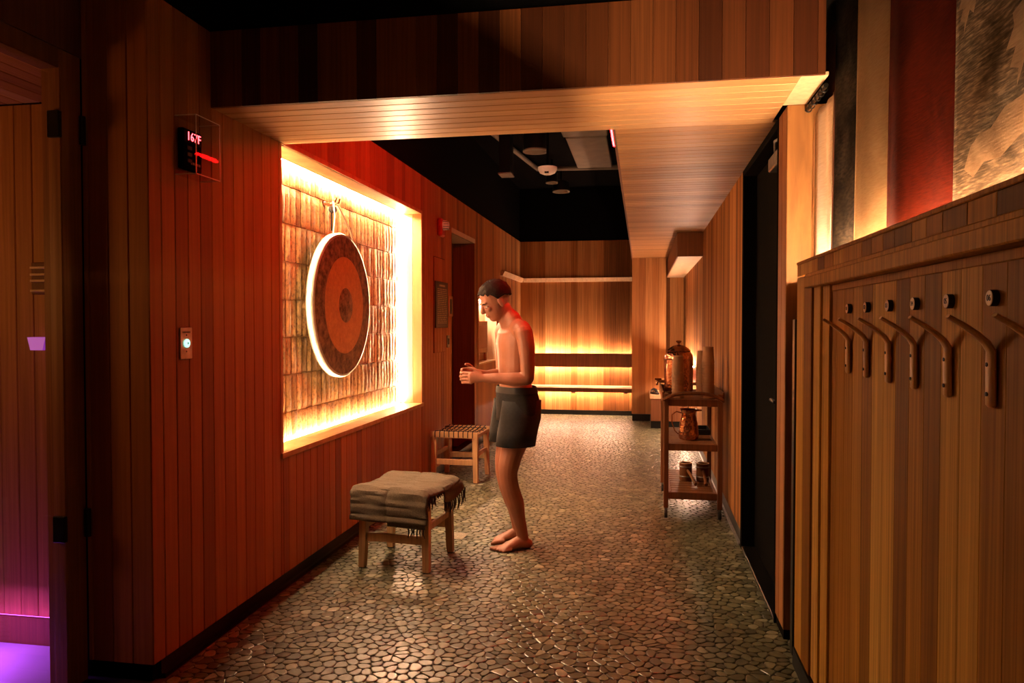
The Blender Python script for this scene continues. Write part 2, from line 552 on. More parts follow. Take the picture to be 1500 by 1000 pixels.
def pebbles():
    sp = 0.053
    rng = random.Random(3)
    x0, x1, y0, y1 = -1.845, 0.70, 2.2, 11.43
    nx, ny = int((x1 - x0) / sp) + 1, int((y1 - y0) / (sp * 0.866)) + 1
    pts = {}
    for j in range(-1, ny + 2):
        for i in range(-1, nx + 2):
            pts[(i, j)] = (x0 + (i + 0.5 * (j % 2)) * sp + rng.uniform(-0.42, 0.42) * sp, y0 + j * sp * 0.866 + rng.uniform(-0.42, 0.42) * sp)
    cells = []
    for j in range(ny):
        for i in range(nx):
            px, py = pts[(i, j)]
            poly = [(px - .07, py - .07), (px + .07, py - .07), (px + .07, py + .07), (px - .07, py + .07)]
            nb = []
            for dj in (-2, -1, 0, 1, 2):
                for di in (-2, -1, 0, 1, 2):
                    q = pts.get((i + di, j + dj))
                    if q and (di or dj):
                        nb.append(q)
            nb.sort(key=lambda q: (q[0] - px) ** 2 + (q[1] - py) ** 2)
            for qx, qy in nb[:13]:
                mx, my, dx, dy = (px + qx) / 2, (py + qy) / 2, qx - px, qy - py
                L = math.hypot(dx, dy)
                mx -= dx / L * 0.0016; my -= dy / L * 0.0016
                d = [(a - mx) * dx + (b - my) * dy for a, b in poly]
                if max(d) <= 0:
                    continue
                new = []
                for k in range(len(poly)):
                    a, b = poly[k], poly[(k + 1) % len(poly)]
                    da, db = d[k], d[(k + 1) % len(poly)]
                    if da <= 0:
                        new.append(a)
                    if da * db < 0:
                        s = da / (da - db)
                        new.append((a[0] + (b[0] - a[0]) * s, a[1] + (b[1] - a[1]) * s))
                poly = new
                if len(poly) < 3:
                    break
            if len(poly) < 3:
                continue
            poly = [(min(max(a, x0), x1), min(max(b, y0), y1)) for a, b in poly]
            ch = []
            n = len(poly)
            for k in range(n):
                a, b = poly[k], poly[(k + 1) % n]
                ch.append((a[0] * .72 + b[0] * .28, a[1] * .72 + b[1] * .28))
                ch.append((a[0] * .28 + b[0] * .72, a[1] * .28 + b[1] * .72))
            if -1.24 < px < -1.14 and 4.66 < py < 4.80:
                continue            # the drain sits here
            cells.append((px, py, ch))
    return cells


def stone(mb, px, py, ch, rng, ox=0, oy=0):
    n = len(ch)
    tx, ty, h = rng.uniform(-.022, .022), rng.uniform(-.022, .022), rng.uniform(-0.0006, 0.0006)
    vs = []
    for s, z in ((1.0, -0.006), (1.0, -0.0018), (0.86, 0.0)):
        for a, b in ch:
            X, Y = px + (a - px) * s, py + (b - py) * s
            zz = z if z < -0.004 else z + h + (X - px) * tx + (Y - py) * ty
            vs.append((X - ox, Y - oy, zz))
    fs = [tuple(2 * n + k for k in range(n))]
    for r in range(2):
        for k in range(n):
            fs.append((r * n + k, r * n + (k + 1) % n, (r + 1) * n + (k + 1) % n, (r + 1) * n + k))
    mb.add(vs, fs)


cells = pebbles()
cy, sy_ = math.cos(YAW), math.sin(YAW)


def in_view(x, y):
    fx = -sy_ * x + cy * y
    rx = cy * x + sy_ * y
    if fx < 0.3:
        return False
    u, v = 750 + 1085 * rx / fx, 474 + 1085 * 1.4 / fx
    return 0 < u < 1145 and v < 1000


near = sorted((c for c in cells if in_view(c[0], c[1]) and c[0] > -1.72), key=lambda c: c[0] ** 2 + c[1] ** 2)[:300]
ids = {id(c) for c in near}
rng = random.Random(11)
for c in near:
    mb = MB(); stone(mb, *c, rng, c[0], c[1])
    mb.build('pebble', M['stone'], floor, loc=(c[0], c[1], 0))
mb = MB()
for c in cells:
    if id(c) not in ids:
        stone(mb, *c, rng)
rest = mb.build('pebble_paving', M['stone'], floor)
rest['kind'] = 'stuff'

# ------------------------------------------------------------------ ceiling
sbox('ceiling', (-4.0, -2.8, ZC), (1.6, 11.9, ZC + 0.1), M['black'])

# ------------------------------------------------------------------ left wall
NY0, NY1, NZ0, NZ1 = 3.645, 6.15, 0.72, 2.345          # gong niche
DY0, DY1, DZ = 7.2, 8.21, 2.31                          # far doorway
VY0, VY1, VZ0, VZ1 = 8.40, 9.45, 0.94, 1.70              # lit wall recess
YE = 9.78                                               # where the panelling stops
wl = MB()
AB = A - 0.016
wl.box((A - .4, 2.591, 0), (AB, NY0 - .03, ZC)).box((A - .4, NY0 - .03, 0), (AB, NY1 + .03, NZ0 - .03)).box((A - .4, NY0 - .03, NZ1 + .03), (AB, NY1 + .03, ZC))
wl.box((A - .4, NY0 - .03, NZ0 - .03), (A - .23, NY1 + .03, NZ1 + .03))
wl.box((A - .4, NY1 + .03, 0), (AB, DY0 - .02, ZC)).box((A - .4, DY0 - .02, DZ + .02), (AB, DY1 + .02, ZC)).box((A - .4, DY0 - .02, 0), (A - .26, DY1 + .02, DZ + .02))
q = .0205
wl.box((A - .4, DY1 + .02, 0), (AB, VY0 - q, ZC)).box((A - .4, VY0 - q, 0), (AB, VY1 + q, VZ0 - q)).box((A - .4, VY0 - q, VZ1 + q), (AB, VY1 + q, ZC)).box((A - .4, VY0 - q, VZ0 - q), (A - .1505, VY1 + q, VZ1 + q))
wl.box((A - .4, VY1 + q, 0), (AB, YB + .3, ZC))
wall_left = struct(wl.build('wall_left', M['black']))
L0 = YE                                                  # u runs from far to near (n x z = -Y)
hl = [(L0 - NY1, L0 - NY0, NZ0, NZ1), (L0 - DY1, L0 - DY0, 0, DZ), (L0 - VY1, L0 - VY0, VZ0, VZ1)]
planks(wall_left, (AB, L0, 0), (1, 0, 0), L0 - 2.575, 0.07, ZT, PW, M['cedar_red'], holes=hl)
planks(wall_left, (AB, YB, 0), (1, 0, 0), YB - YE, 0.07, ZT, PW, M['cedar'])
planks(wall_left, (A - .26, DY1, 0), (1, 0, 0), DY1 - DY0, 0.02, DZ, 0.1, M['dark_wood'], name='door_board')
MB().box((A - .26, DY0 - .02, 0), (A, DY0, DZ), .002).build('jamb', M['cedar'], wall_left)
MB().box((A - .26, DY1, 0), (A, DY1 + .02, DZ), .002).build('jamb', M['cedar'], wall_left)
MB().box((A - .26, DY0 - .02, DZ), (A + .006, DY1 + .02, DZ + .05), .002).build('lintel', M['fir'], wall_left)
sbox('baseboard_left', (A - .1, 2.63, -0.006), (A - .006, YE, 0.07), M['black_gloss'])
sbox('trim_1', (A - .006, 2.63, -0.006), (A + .012, NY1 + .6, 0.012), M['black_gloss'])

# gong niche lining and tiles
nb = A - .2
MB().box((nb + .036, NY0 - .03, NZ0 - .03), (A + .014, NY1 + .03, NZ0), .002).build('niche_sill', M['post_wood'], wall_left)
MB().box((nb + .036, NY0 - .03, NZ1), (A + .004, NY1 + .03, NZ1 + .03), .002).build('niche_head', M['post_wood'], wall_left)
for ya, yb in ((NY0 - .03, NY0), (NY1, NY1 + .03)):
    MB().box((A - .075, ya, NZ0), (A + .004, yb, NZ1), .002).build('niche_reveal', M['post_wood'], wall_left)  # outer reveal in darker wood, the weaker strip light put into its colour
    MB().box((nb - .02, ya, NZ0), (A - .077, yb, NZ1), .002).build('niche_reveal', M['fir'], wall_left)
MB().box((nb - .03, NY0, NZ0 - .028), (nb - .006, NY1, NZ1 + .028)).build('niche_mortar', plain('mortar', (0.85, 0.62, 0.30), 0.5), wall_left)
tw, th = (NY1 - NY0) / 36, 0.2225
tmesh = []
for v in range(5):
    rr = random.Random(v)
    g = MB()
    vs, fs = [], []
    for a in range(4):
        for b in range(6):
            y = (-.5 + a / 3) * (tw - .005); z = (-.5 + b / 5) * (th - .006)
            edge = a in (0, 3) or b in (0, 5)
            vs.append((0.006 + (0 if edge else 0.004) + rr.uniform(-.0011, .0011), y + rr.uniform(-.001, .001), z + rr.uniform(-.0015, .0015)))
    for a in range(3):
        for b in range(5):
            fs.append((a * 6 + b, (a + 1) * 6 + b, (a + 1) * 6 + b + 1, a * 6 + b + 1))
    g.add(vs, fs)
    g.box((-.006, -tw / 2 + .003, -th / 2 + .0035), (.0045, tw / 2 - .003, th / 2 - .0035))
    me = g.mesh('tile'); me.materials.append(M['tile']); tmesh.append(me)
zrow = 2.212
rows = []
z = zrow + .13
while z > NZ0:
    rows.append(z); z -= th
edges = [NZ1 + .026] + [zrow - k * th for k in range(8)]
edges = [e for e in edges if e > NZ0 + .03] + [NZ0 - .026]
for r_ in range(len(edges) - 1):
    z1, z0 = edges[r_], edges[r_ + 1]
    for c in range(36):
        o = link('tile', random.choice(tmesh), wall_left)
        o.location = (nb + random.uniform(-.0015, .002), NY0 + (c + .5) * tw, (z0 + z1) / 2 + random.uniform(-.002, .002))
        o.scale = (1, 1, (z1 - z0) / th)
        o.rotation_euler = (0, random.uniform(-.008, .008), random.uniform(-.014, .014))

led('led_strip', (nb + .014, NY0 + .02, NZ1 + .006), (nb + .03, NY1 - .02, NZ1 + .015), 'niche_top', K_NICHE_TOP, 'warm LED strip glowing along the top edge of the gong niche')
led('led_strip', (nb + .014, NY0 + .02, NZ0 - .022), (nb + .03, NY1 - .02, NZ0 - .013), 'niche', K_NICHE, 'warm LED strip glowing along the bottom sill of the gong niche')
led('led_strip', (nb + .014, NY1 - .012, NZ0 + .03), (nb + .03, NY1 - .003, NZ1 - .03), 'niche', K_NICHE, 'vertical warm LED strip on the far side of the gong niche')
led('led_strip', (nb + .014, NY0 + .003, NZ0 + .03), (nb + .03, NY0 + .012, NZ1 - .03), 'niche', K_NICHE, 'vertical warm LED strip on the near side of the gong niche')

# gong
GY, GZ, GR, GX = 4.64, 1.523, 0.475, A - 0.075
go = thing('gong', 'large round bronze gong with pale rim hanging in the lit tiled niche', 'gong', (GX, GY, GZ))
RX = Matrix.Rotation(PI / 2, 4, 'Y')
MB().lathe([(GR * .985, -.046), (GR, -.038), (GR, -.008), (GR * .985, .004), (GR * .955, .008), (GR * .955, .0)], 72, RX).build('rim', M['gong_rim'], go, True)
MB().lathe([(GR * .955, .004), (GR * .9, .007), (GR * .67, .012)], 72, RX).build('outer_band', M['gong_dark'], go, True)
MB().lathe([(GR * .67, .012), (GR * .45, .016), (GR * .24, .018)], 72, RX).build('bronze_disc', M['gong_bronze'], go, True)
MB().lathe([(GR * .24, .018), (GR * .2, .024), (GR * .1, .028), (0, .029)], 48, RX).build('centre_boss', M['gong_dark'], go, True)
MB().lathe([(GR * .97, -.044), (0, -.04)], 48, RX).build('back_plate', M['gong_dark'], go, True)
for s, yo in ((-1, -.03), (1, .045)):
    pk = thing('hanging_peg', ('nearer' if s < 0 else 'farther') + ' bronze peg on the tile wall holding the gong rope', 'peg', (nb, GY - .01 + s * .028, 2.19), 0, 'pegs above the gong')
    MB().tube([(0.002, 0, 0), (.05, 0, .0), (.085, 0, .012), (.095, 0, .04)], [.011, .010, .009, .007], 10).build('shank', M['copper_smooth'], pk, True)
    MB().lathe([(0, .0), (.024, .0), (.024, .006), (.012, .010)], 16, RX).build('rosette', M['copper_smooth'], pk, True)
pg = nb + .078
rp = MB().tube([(GX + .004, GY - .165, GZ + GR * .955), (pg + .03, GY - .09, 2.10), (pg, GY - .046, 2.195), (pg, GY - .038, 2.205), (pg, GY + .018, 2.205), (pg, GY + .026, 2.195), (pg + .03, GY + .08, 2.10), (GX + .004, GY + .165, GZ + GR * .955)], .0055, 8).build('rope', M['rope'], None, True)
tag(rp, 'pale cord looped over the pegs from which the gong hangs', 'rope')
mal = thing('mallet', 'dark mallet hanging between the gong pegs by a wrist loop', 'mallet', (nb + .05, GY - .01, 2.13))
MB().tube([(0, 0, .03), (0, 0, -.115)], .006, 8).build('handle', M['black_gloss'], mal, True)
MB().lathe([(0, -.02), (.022, -.015), (.028, .0), (.024, .02), (0, .028)], 16, Matrix.Translation((0, .02, .025))).build('head', M['web'], mal, True)

# wall fittings on the left wall
def text_mesh(s, size, depth, mat, parent, m, name='lettering', align='CENTER'):
    cu = bpy.data.curves.new(name, 'FONT')
    cu.body, cu.size, cu.extrude = s, size, depth
    cu.align_x, cu.align_y = align, 'CENTER'
    cu.resolution_u = 2
    o = bpy.data.objects.new(name, cu)
    COL.objects.link(o)
    dg = bpy.context.evaluated_depsgraph_get()
    me = bpy.data.meshes.new_from_object(o.evaluated_get(dg))
    bpy.data.objects.remove(o)
    bpy.data.curves.remove(cu)
    me.materials.clear(); me.materials.append(mat)
    ob = link(name, me, parent)
    ob.matrix_local = m
    return ob


ROT_L = X4(Vector((0, 1, 0)), Vector((0, 0, 1)), Vector((1, 0, 0)), (0, 0, 0))     # text read from +X side


def on_left(x, y, z):
    return Matrix.Translation((x, y, z)) @ ROT_L


th_ = thing('thermostat', 'red digital temperature display inside a clear box on the red lit wall', 'thermostat', (A, 2.828, 2.127))
MB().box((.001, -.07, -.09), (.028, .06, .075), .004).build('controller', M['black'], th_)
MB().box((.0285, -.064, .02), (.030, .056, .068), .0005).build('display', plain('display', (0.02, .002, .003), .7, spec=.1), th_)
text_mesh('167F', .05, .0008, emit('red_digits', (1, .06, .08), 9.0), th_, on_left(.0305, 0, .045), 'digits')
for k in range(3):
    MB().box((.0285, -.045, -.01 - k * .026), (.032, -.015, .005 - k * .026), .001).build('button', M['rubber'], th_)
for k in range(5):
    MB().box((.0285, -.02 + k * .014, -.066), (.0289, -.01 + k * .014, -.056)).build('print', plain('grey_print', (.3, .12, .1), .6), th_)
cv = MB()
W_, H_, D_, T_ = .087, .12, .095, .004
cv.box((D_ - T_, -W_, -H_), (D_, W_, H_), .001).box((0.001, -W_, -H_), (D_ - T_, -W_ + T_, H_)).box((0.001, W_ - T_, -H_), (D_ - T_, W_, H_)).box((0.001, -W_ + T_, H_ - T_), (D_ - T_, W_ - T_, H_)).box((0.001, -W_ + T_, -H_), (D_ - T_, W_ - T_, -H_ + T_))
cv.build('clear_cover', M['acrylic'], th_)
edge_m = plain('acrylic_edge', (.8, .6, .45), .25, var=.05)
for ya, za in ((-W_, -H_), (-W_, H_ - .003), (W_ - .003, H_ - .003), (W_ - .003, -H_)):
    MB().box((.002, ya - .0006, za - .0006), (D_ - .0015, ya + .0032, za + .0034)).build('cover_edge', edge_m, th_)
MB().box((D_ - .001, -W_, -H_ - .001), (D_ + .0015, W_, -H_ + .003)).build('cover_edge', edge_m, th_)
MB().box((D_ - .001, -W_, -H_), (D_ + .0015, -W_ + .003, H_)).build('cover_edge', edge_m, th_)
MB().box((D_ - .001, W_ - .003, -H_), (D_ + .0015, W_, H_)).build('cover_edge', edge_m, th_)
MB().box((D_ - .001, -W_, H_ - .003), (D_ + .0015, W_, H_)).build('cover_edge', edge_m, th_)

sw = thing('push_button', 'small brass wall plate with glowing green white round button below the thermostat', 'switch', (A, 2.798, 1.32))
MB().box((0.001, -.04, -.066), (.007, .04, .066), .002).build('plate', plain('brushed_plate', (.62, .42, .3), .35, .6), sw)
MB().lathe([(.006, .0), (.017, .0), (.017, .006), (.012, .009), (.006, .009), (.006, 0)], 24, RX @ Matrix.Translation((0, 0, .006))).build('glow_ring', emit('green_glow', (.30, 1.0, .78), 2.2), sw, True)
MB().lathe([(0, .014), (.006, .014), (.0065, .006)], 16, RX).build('button', M['grey_metal'], sw, True)
for k in range(9):
    MB().box((.0071, -.027 + k * .006, .043), (.0074, -.0225 + k * .006, .049)).build('print', M['rubber'], sw)
for s in (-1, 1):
    MB().lathe([(0, .0085), (.0035, .008), (.004, .006)], 10, RX @ Matrix.Translation((s * .034, 0, 0))).build('screw', M['rubber'], sw)

st = thing('fire_strobe', 'red wall strobe with a ribbed clear lens high beside the gong niche', 'alarm', (A, 6.72, 2.30))
MB().box((.001, -.06, -.085), (.045, .06, .085), .012).build('housing', plain('red_plastic', (.45, .03, .015), .4), st)
MB().lathe([(0, .10), (.03, .095), (.045, .07), (.047, .045)], 20, RX @ Matrix.Translation((-.02, 0, 0))).build('lens', M['white_plastic'], st, True)
for k in range(4):
    MB().box((.05, -.045, -.02 + k * .022), (.102 - abs(k - 1) * .006, .045, -.014 + k * .022), .001).build('rib', M['grey_metal'], st)

pn = thing('access_panel', 'flush timber access panel with rounded corners in the wall past the niche', 'panel', (A, 6.72, 1.575))
for k in range(4):
    MB().box((.0005, -.185 + k * .0925, -.44), (.007, -.095 + k * .0925, .44), .003).build('plank', M['cedar_red'], pn)
MB().box((.0, .186, -.44), (.004, .19, .44)).box((0, -.19, -.44), (.004, -.186, .44)).box((0, -.19, .44), (.004, .19, .444)).build('seam', M['black'], pn)
sg = thing('notice_board', 'dark framed notice with many lines of pale text on the access panel', 'sign', (A + .008, 6.745, 1.58))
MB().box((.0, -.21, -.215), (.016, .21, .215), .003).build('panel', plain('notice_black', (.03, .028, .018), .45), sg)
pr = plain('pale_print', (.42, .38, .2), .6)
MB().box((.0162, -.10, .17), (.0168, .10, .187)).build('heading', pr, sg)
rr = random.Random(5)
for k in range(19):
    a, z = -.16, .145 - k * .0175
    while a < .15:
        b = min(a + rr.uniform(.03, .09), .165)
        MB().box((.0162, a, z - .0035), (.0166, b, z + .0035)).build('print_line', pr, sg)
        a = b + .012
fm = thing('card_reader', 'small pale frame with dark window on the wall left of far doorway', 'panel', (A, 7.115, 1.575))
MB().box((.001, -.075, -.10), (.012, .075, .10), .003).build('frame', M['oak'], fm)
MB().box((.0122, -.045, -.075), (.0135, .045, .07), .001).build('window', M['black_gloss'], fm)
s2 = thing('wall_switch', 'small black switch plate low beside the far doorway', 'switch', (A, 7.035, 1.23))
MB().box((.001, -.05, -.06), (.008, .05, .06), .003).build('plate', M['black_gloss'], s2)
MB().box((.0082, -.015, -.03), (.014, .015, .03), .002).build('rocker', M['rubber'], s2)

# lit recess with framed dispenser, far left
for lo, hi in (((A - .148, VY0, VZ0 - .02), (A + .01, VY1, VZ0)), ((A - .148, VY0, VZ1), (A + .01, VY1, VZ1 + .02)), ((A - .148, VY0 - .02, VZ0 - .02), (A + .01, VY0, VZ1 + .02)), ((A - .148, VY1, VZ0 - .02), (A + .01, VY1 + .02, VZ1 + .02))):
    MB().box(lo, hi, .002).build('recess_lining', M['fir'], wall_left)
MB().box((A - .15, VY0, VZ0), (A - .14, VY1, VZ1)).build('recess_back', M['fir'], wall_left)
led('led_strip', (A - .13, VY0 + .02, VZ1 - .012), (A - .10, VY1 - .02, VZ1 - .003), 'alcove', K_ALCOVE, 'bright LED strip at the top of the wall recess behind the man', LED_SOFT)
dp = thing('towel_dispenser', 'dark framed timber dispenser in the bright recess behind the man', 'dispenser', (A - .139, 8.95, VZ0))
MB().box((0, -.36, .10), (.06, .36, .50), .004).build('box', M['cedar'], dp)
MB().box((.061, -.30, .16), (.066, .30, .44), .002).build('panel', M['cedar_red'], dp)
MB().box((.02, -.36, .0), (.05, -.30, .10), .003).box((.02, .30, .0), (.05, .36, .10), .003).build('foot', M['cedar'], dp)

# ------------------------------------------------------------------ return wall, jamb and sauna room on the left
wr = struct(MB().box((-2.156, 2.591, 0), (A - .02, 2.8, ZC)).build('wall_return', M['black']))
planks(wr, (A, 2.591, 0), (0, -1, 0), 2.156 + A, 0.07, ZT, PW, M['cedar_red'])
sbox('baseboard_return', (-2.156, 2.60, -.006), (A - .04, 2.625, .07), M['black_gloss'])
d1 = struct(MB().box((-2.24, 2.47, -.006), (-2.157, 2.575, 2.434), .004).build('door_1', M['cedar']))
MB().box((-2.24, 1.2, 2.36), (-2.157, 2.468, 2.434), .004).build('door_head', M['cedar'], d1)
MB().box((-2.24, 1.2, 2.436), (-2.157, 2.8, ZC)).build('wall_over_door', M['dark_wood'], d1)
MB().box((-2.205, 1.55, .02), (-2.195, 2.455, 2.34), .001).build('glass_leaf', M['glass'], d1)
for z in (.62, 2.15):
    h = MB().box((-2.2, 2.45, z - .05), (-2.148, 2.469, z + .05), .003).build('hinge', M['black_gloss'], d1)
    MB().tube([(-2.143, 2.565, z - .055), (-2.143, 2.565, z + .055)], .012, 10).build('hinge_pin', M['black_gloss'], h, True)
MB().box((-2.25, -2.7, 0), (-2.15, 1.2, ZC)).build('wall_beside_door', M['cedar_red'], d1)
ws = struct(MB().box((-4.0, 2.87, 0), (-2.2, 2.97, 2.5)).build('wall_sauna', M['black']))
planks(ws, (-2.2, 2.87, 0), (0, -1, 0), 1.6, 0.05, 2.36, PW, M['cedar'])
struct(MB().box((-4.0, .4, 0), (-3.8, 2.87, 2.5)).box((-3.8, .4, 0), (-2.25, .5, 2.5)).build('wall_sauna_side', M['dark_wood']))
cs = struct(MB().box((-4.0, .4, 2.38), (-2.241, 2.87, 2.48)).build('ceiling_sauna', M['black']))
for k in range(17):
    o = link('plank', plank_mesh(.085, 2.3, .014, M['cedar']), cs)
    o.matrix_local = X4(Vector((1, 0, 0)), Vector((0, 0, -1)), Vector((0, 1, 0)), (-2.29 - k * .085, 1.7, 2.38))
fs = struct(MB().box((-4.0, .4, -.1), (-2.2, 2.87, -.012)).build('floor_sauna', M['grout']))
tm = plain('porcelain', (.42, .40, .42), .35, var=.08, scale=4)
for i in range(3):
    for j in range(4):
        MB().box((-2.795 - i * .6 + .0015, .40 + j * .6 + .0015, -.012), (-2.205 - i * .6 if i else -2.21, min(2.80, .997 + j * .6), -.001), .002).build('floor_tile', tm, fs)
sbox('baseboard_sauna', (-3.8, 2.80, -.012), (-2.241, 2.815, .115), M['teak'])
led('led_strip', (-3.8, 2.822, .10), (-2.25, 2.832, .11), 'purple', K_PURPLE, 'violet LED strip along the skirting of the sauna room', (0.5, 0.06, 1.0), 'LED light strips')
vt = thing('wall_vent', 'louvred vent of four slats seen through the glass door', 'vent', (-2.55, 2.854, 1.60))
MB().box((-.09, -.012, -.07), (.09, 0, .07), .003).build('backing', M['dark_wood'], vt)
for k, zz in enumerate((.045, .015, -.012, -.055)):
    MB().box((-.08, -.03, zz - .005), (.08, -.012, zz + .005), .001).build('slat', M['fir'], vt)
lp = thing('wall_lamp', 'small violet wall lamp seen through the glass door', 'lamp', (-2.565, 2.854, 1.315))
MB().box((-.015, -.02, -.01), (.015, 0, .02), .003).build('bracket', M['grey_metal'], lp)
MB().prism([(-.045, .028), (.045, .028), (.03, -.028), (-.03, -.028)], -.07, -.02, 'y').build('shade', emit('violet_shade', (.42, .05, .7), .7), lp)

# ------------------------------------------------------------------ header and timber soffit
hd = struct(MB().box((A, YH + .016, ZS + .014), (0.69, YS - .01, ZT)).build('wall_header', M['black']))
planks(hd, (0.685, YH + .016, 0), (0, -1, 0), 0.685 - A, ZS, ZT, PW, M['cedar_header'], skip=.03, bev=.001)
hb = struct(MB().box((A, YH + .02, ZT), (1.2, YS - .01, ZC)).build('wall_header_top', M['black']))
so = struct(MB().box((A, YH + .02, ZS + .0145), (0.62, YS - .012, ZS + .02)).build('ceiling_soffit', M['black']))
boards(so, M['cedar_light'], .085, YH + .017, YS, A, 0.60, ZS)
sr = struct(MB().box((-.13, YS - .01, ZS + .0145), (0.80, YB, ZS + .3)).build('ceiling_soffit_side', M['black']))
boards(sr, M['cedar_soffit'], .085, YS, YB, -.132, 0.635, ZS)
MB().box((-.146, YS, ZS), (-.131, YB, ZS + .3), .001).build('fascia', M['dark_wood'], sr)
MB().box((0.60, YH + .017, ZS), (0.70, 3.40, ZS + .014), .001).build('edge_board', M['fir'], so)
struct(MB().box((A - .1, YB + .02, ZT), (0.8, YB + .1, ZC)).build('wall_back_upper', M['black']))

# ------------------------------------------------------------------ right wall
wr2 = MB()
RB = R + .016
YD0, YD1, ZD = 3.62, 4.77, 2.31
wr2.box((RB, YD1 + .05, 0), (1.1, YB + .3, ZC)).box((RB, YD0 - .02, ZD + .045), (1.1, YD1 + .05, ZC))
wall_right = struct(wr2.build('wall_right', M['black']))
planks(wall_right, (RB, YD1 + .05, 0), (-1, 0, 0), YB - YD1 - .05, 0.10, ZS, PW, M['cedar_far'], bev=.001)
sbox('baseboard_right', (R + .004, YD1 + .06, -.006), (RB, YB, .10), M['black_gloss'])
sbox('trim_2', (R - .012, YD1 + .06, -.006), (R + .003, 10.0, .014), M['grey_metal'])
d2 = struct(MB().box((R + .075, YD0, .02), (R + .115, YD1, ZD), .003).build('door_2', M['black']))
for ya, yb in ((YD0 - .02, YD0), (YD1, YD1 + .05)):
    MB().box((R - .004, ya, -.006), (1.0, yb, ZD + .04), .003).build('door_frame', M['black'], d2)
MB().box((R - .004, YD0, ZD), (1.0, YD1, ZD + .04), .003).build('door_frame', M['black'], d2)
hn = MB().box((R + .066, 3.74, .93), (R + .0755, 3.79, 1.18), .003).build('lock_plate', M['rubber'], d2)
MB().tube([(R + .07, 3.765, 1.02), (R + .02, 3.765, 1.02), (R + .02, 3.88, 1.02)], .009, 10).build('lever', M['rubber'], hn, True)
cl = MB().box((R + .02, 3.78, 2.18), (R + .074, 4.02, 2.25), .006).build('door_closer', M['grey_metal'], d2)
MB().tube([(R + .045, 3.95, 2.255), (R + .01, 3.76, 2.28), (R + .05, 3.66, 2.29)], .008, 8).build('closer_arm', M['grey_metal'], cl, True)
MB().box((R - .002, YD0 + .001, -.006), (R + .30, YD1 - .001, .016), .003).build('threshold', M['black_gloss'], d2)
# timber post between door and hook wall
po = struct(MB().box((R + .006, 3.42, 0.0), (0.80, 3.598, ZS - .001)).build('trim_3', M['black']))
MB().box((R, 3.40, .05), (0.80, 3.419, ZS), .002).build('post_face', M['post_front'], po)
for k in range(2):
    MB().box((R, 3.4195 + k * .09, .05), (R + .0055, 3.507 + k * .091, ZS), .002).build('post_side', M['cedar'], po)
struct(MB().box((R + .01, 3.25, .0), (R + .05, 3.30, 1.42), .003).build('trim_4', M['black_gloss']))

# ------------------------------------------------------------------ hook wall with ledge
HW = 0.645         # hook panel face
hw = struct(MB().box((HW + .016, -2.6, 0), (0.66 + .01, 3.15, 1.55)).build('wall_hooks', M['black']))
planks(hw, (HW + .016, -.4, 0), (-1, 0, 0), 3.1, 0.0, 1.52, .098, M['cedar_mix'], bev=.001)
for k, (ya, yb, xx) in enumerate(((2.70, 2.80, .636), (2.80, 2.90, .628), (2.90, 3.03, R), (3.03, 3.16, R))):
    MB().box((xx, ya, 0.08), (HW + .03, yb, 1.585), .002).build('stile', M['cedar_mix'], hw)
MB().box((R - .018, -.6, 1.535), (HW + .02, 2.94, 1.575), .003).build('rail_moulding', M['cedar_mix'], hw)
MB().box((R - .008, -.6, 1.575), (HW + .02, 2.98, 1.590), .003).build('rail_moulding', M['cedar_mix'], hw)
MB().box((HW - .004, -.6, 1.512), (HW + .02, 2.69, 1.534), .002).build('rail_groove', M['cedar_mix'], hw)
yy = -.6
rr = random.Random(9)
while yy < 3.16:
    wd = min(rr.choice((.09, .12, .2, .1)), 3.16 - yy)
    MB().box((R, yy, 1.5905), (R + .02, yy + wd - .001, 1.636), .0015).build('ledge_board', M['cedar_mix'], hw)
    yy += wd
MB().box((R - .003, -.6, 1.6365), (R + .022, 3.162, 1.648), .002).build('ledge_cap', M['cedar_mix'], hw)
MB().box((.676, -.6, 1.50), (.80, 3.40, 1.585)).build('ledge_channel', M['fir'], hw)
sbox('baseboard_hooks', (R - .004, -.6, -.006), (R + .02, 3.17, .075), M['black_gloss'])
struct(MB().box((.80, -2.6, 0), (.86, 3.6, ZC)).build('wall_right_front', M['dark_wood']))
struct(MB().box((-2.3, -2.75, 0), (.9, -2.6, ZC)).build('wall_behind', M['cedar_red']))
led('led_strip', (.775, 3.19, 1.62), (.785, 3.20, 2.28), 'curtain', 75.0, 'vertical LED strip behind the white curtain')
led('led_strip', (.708, -.5, 1.586), (.716, 3.24, 1.594), 'ledge', K_LEDGE, 'warm LED strip hidden behind the ledge lighting up the hanging cloth')

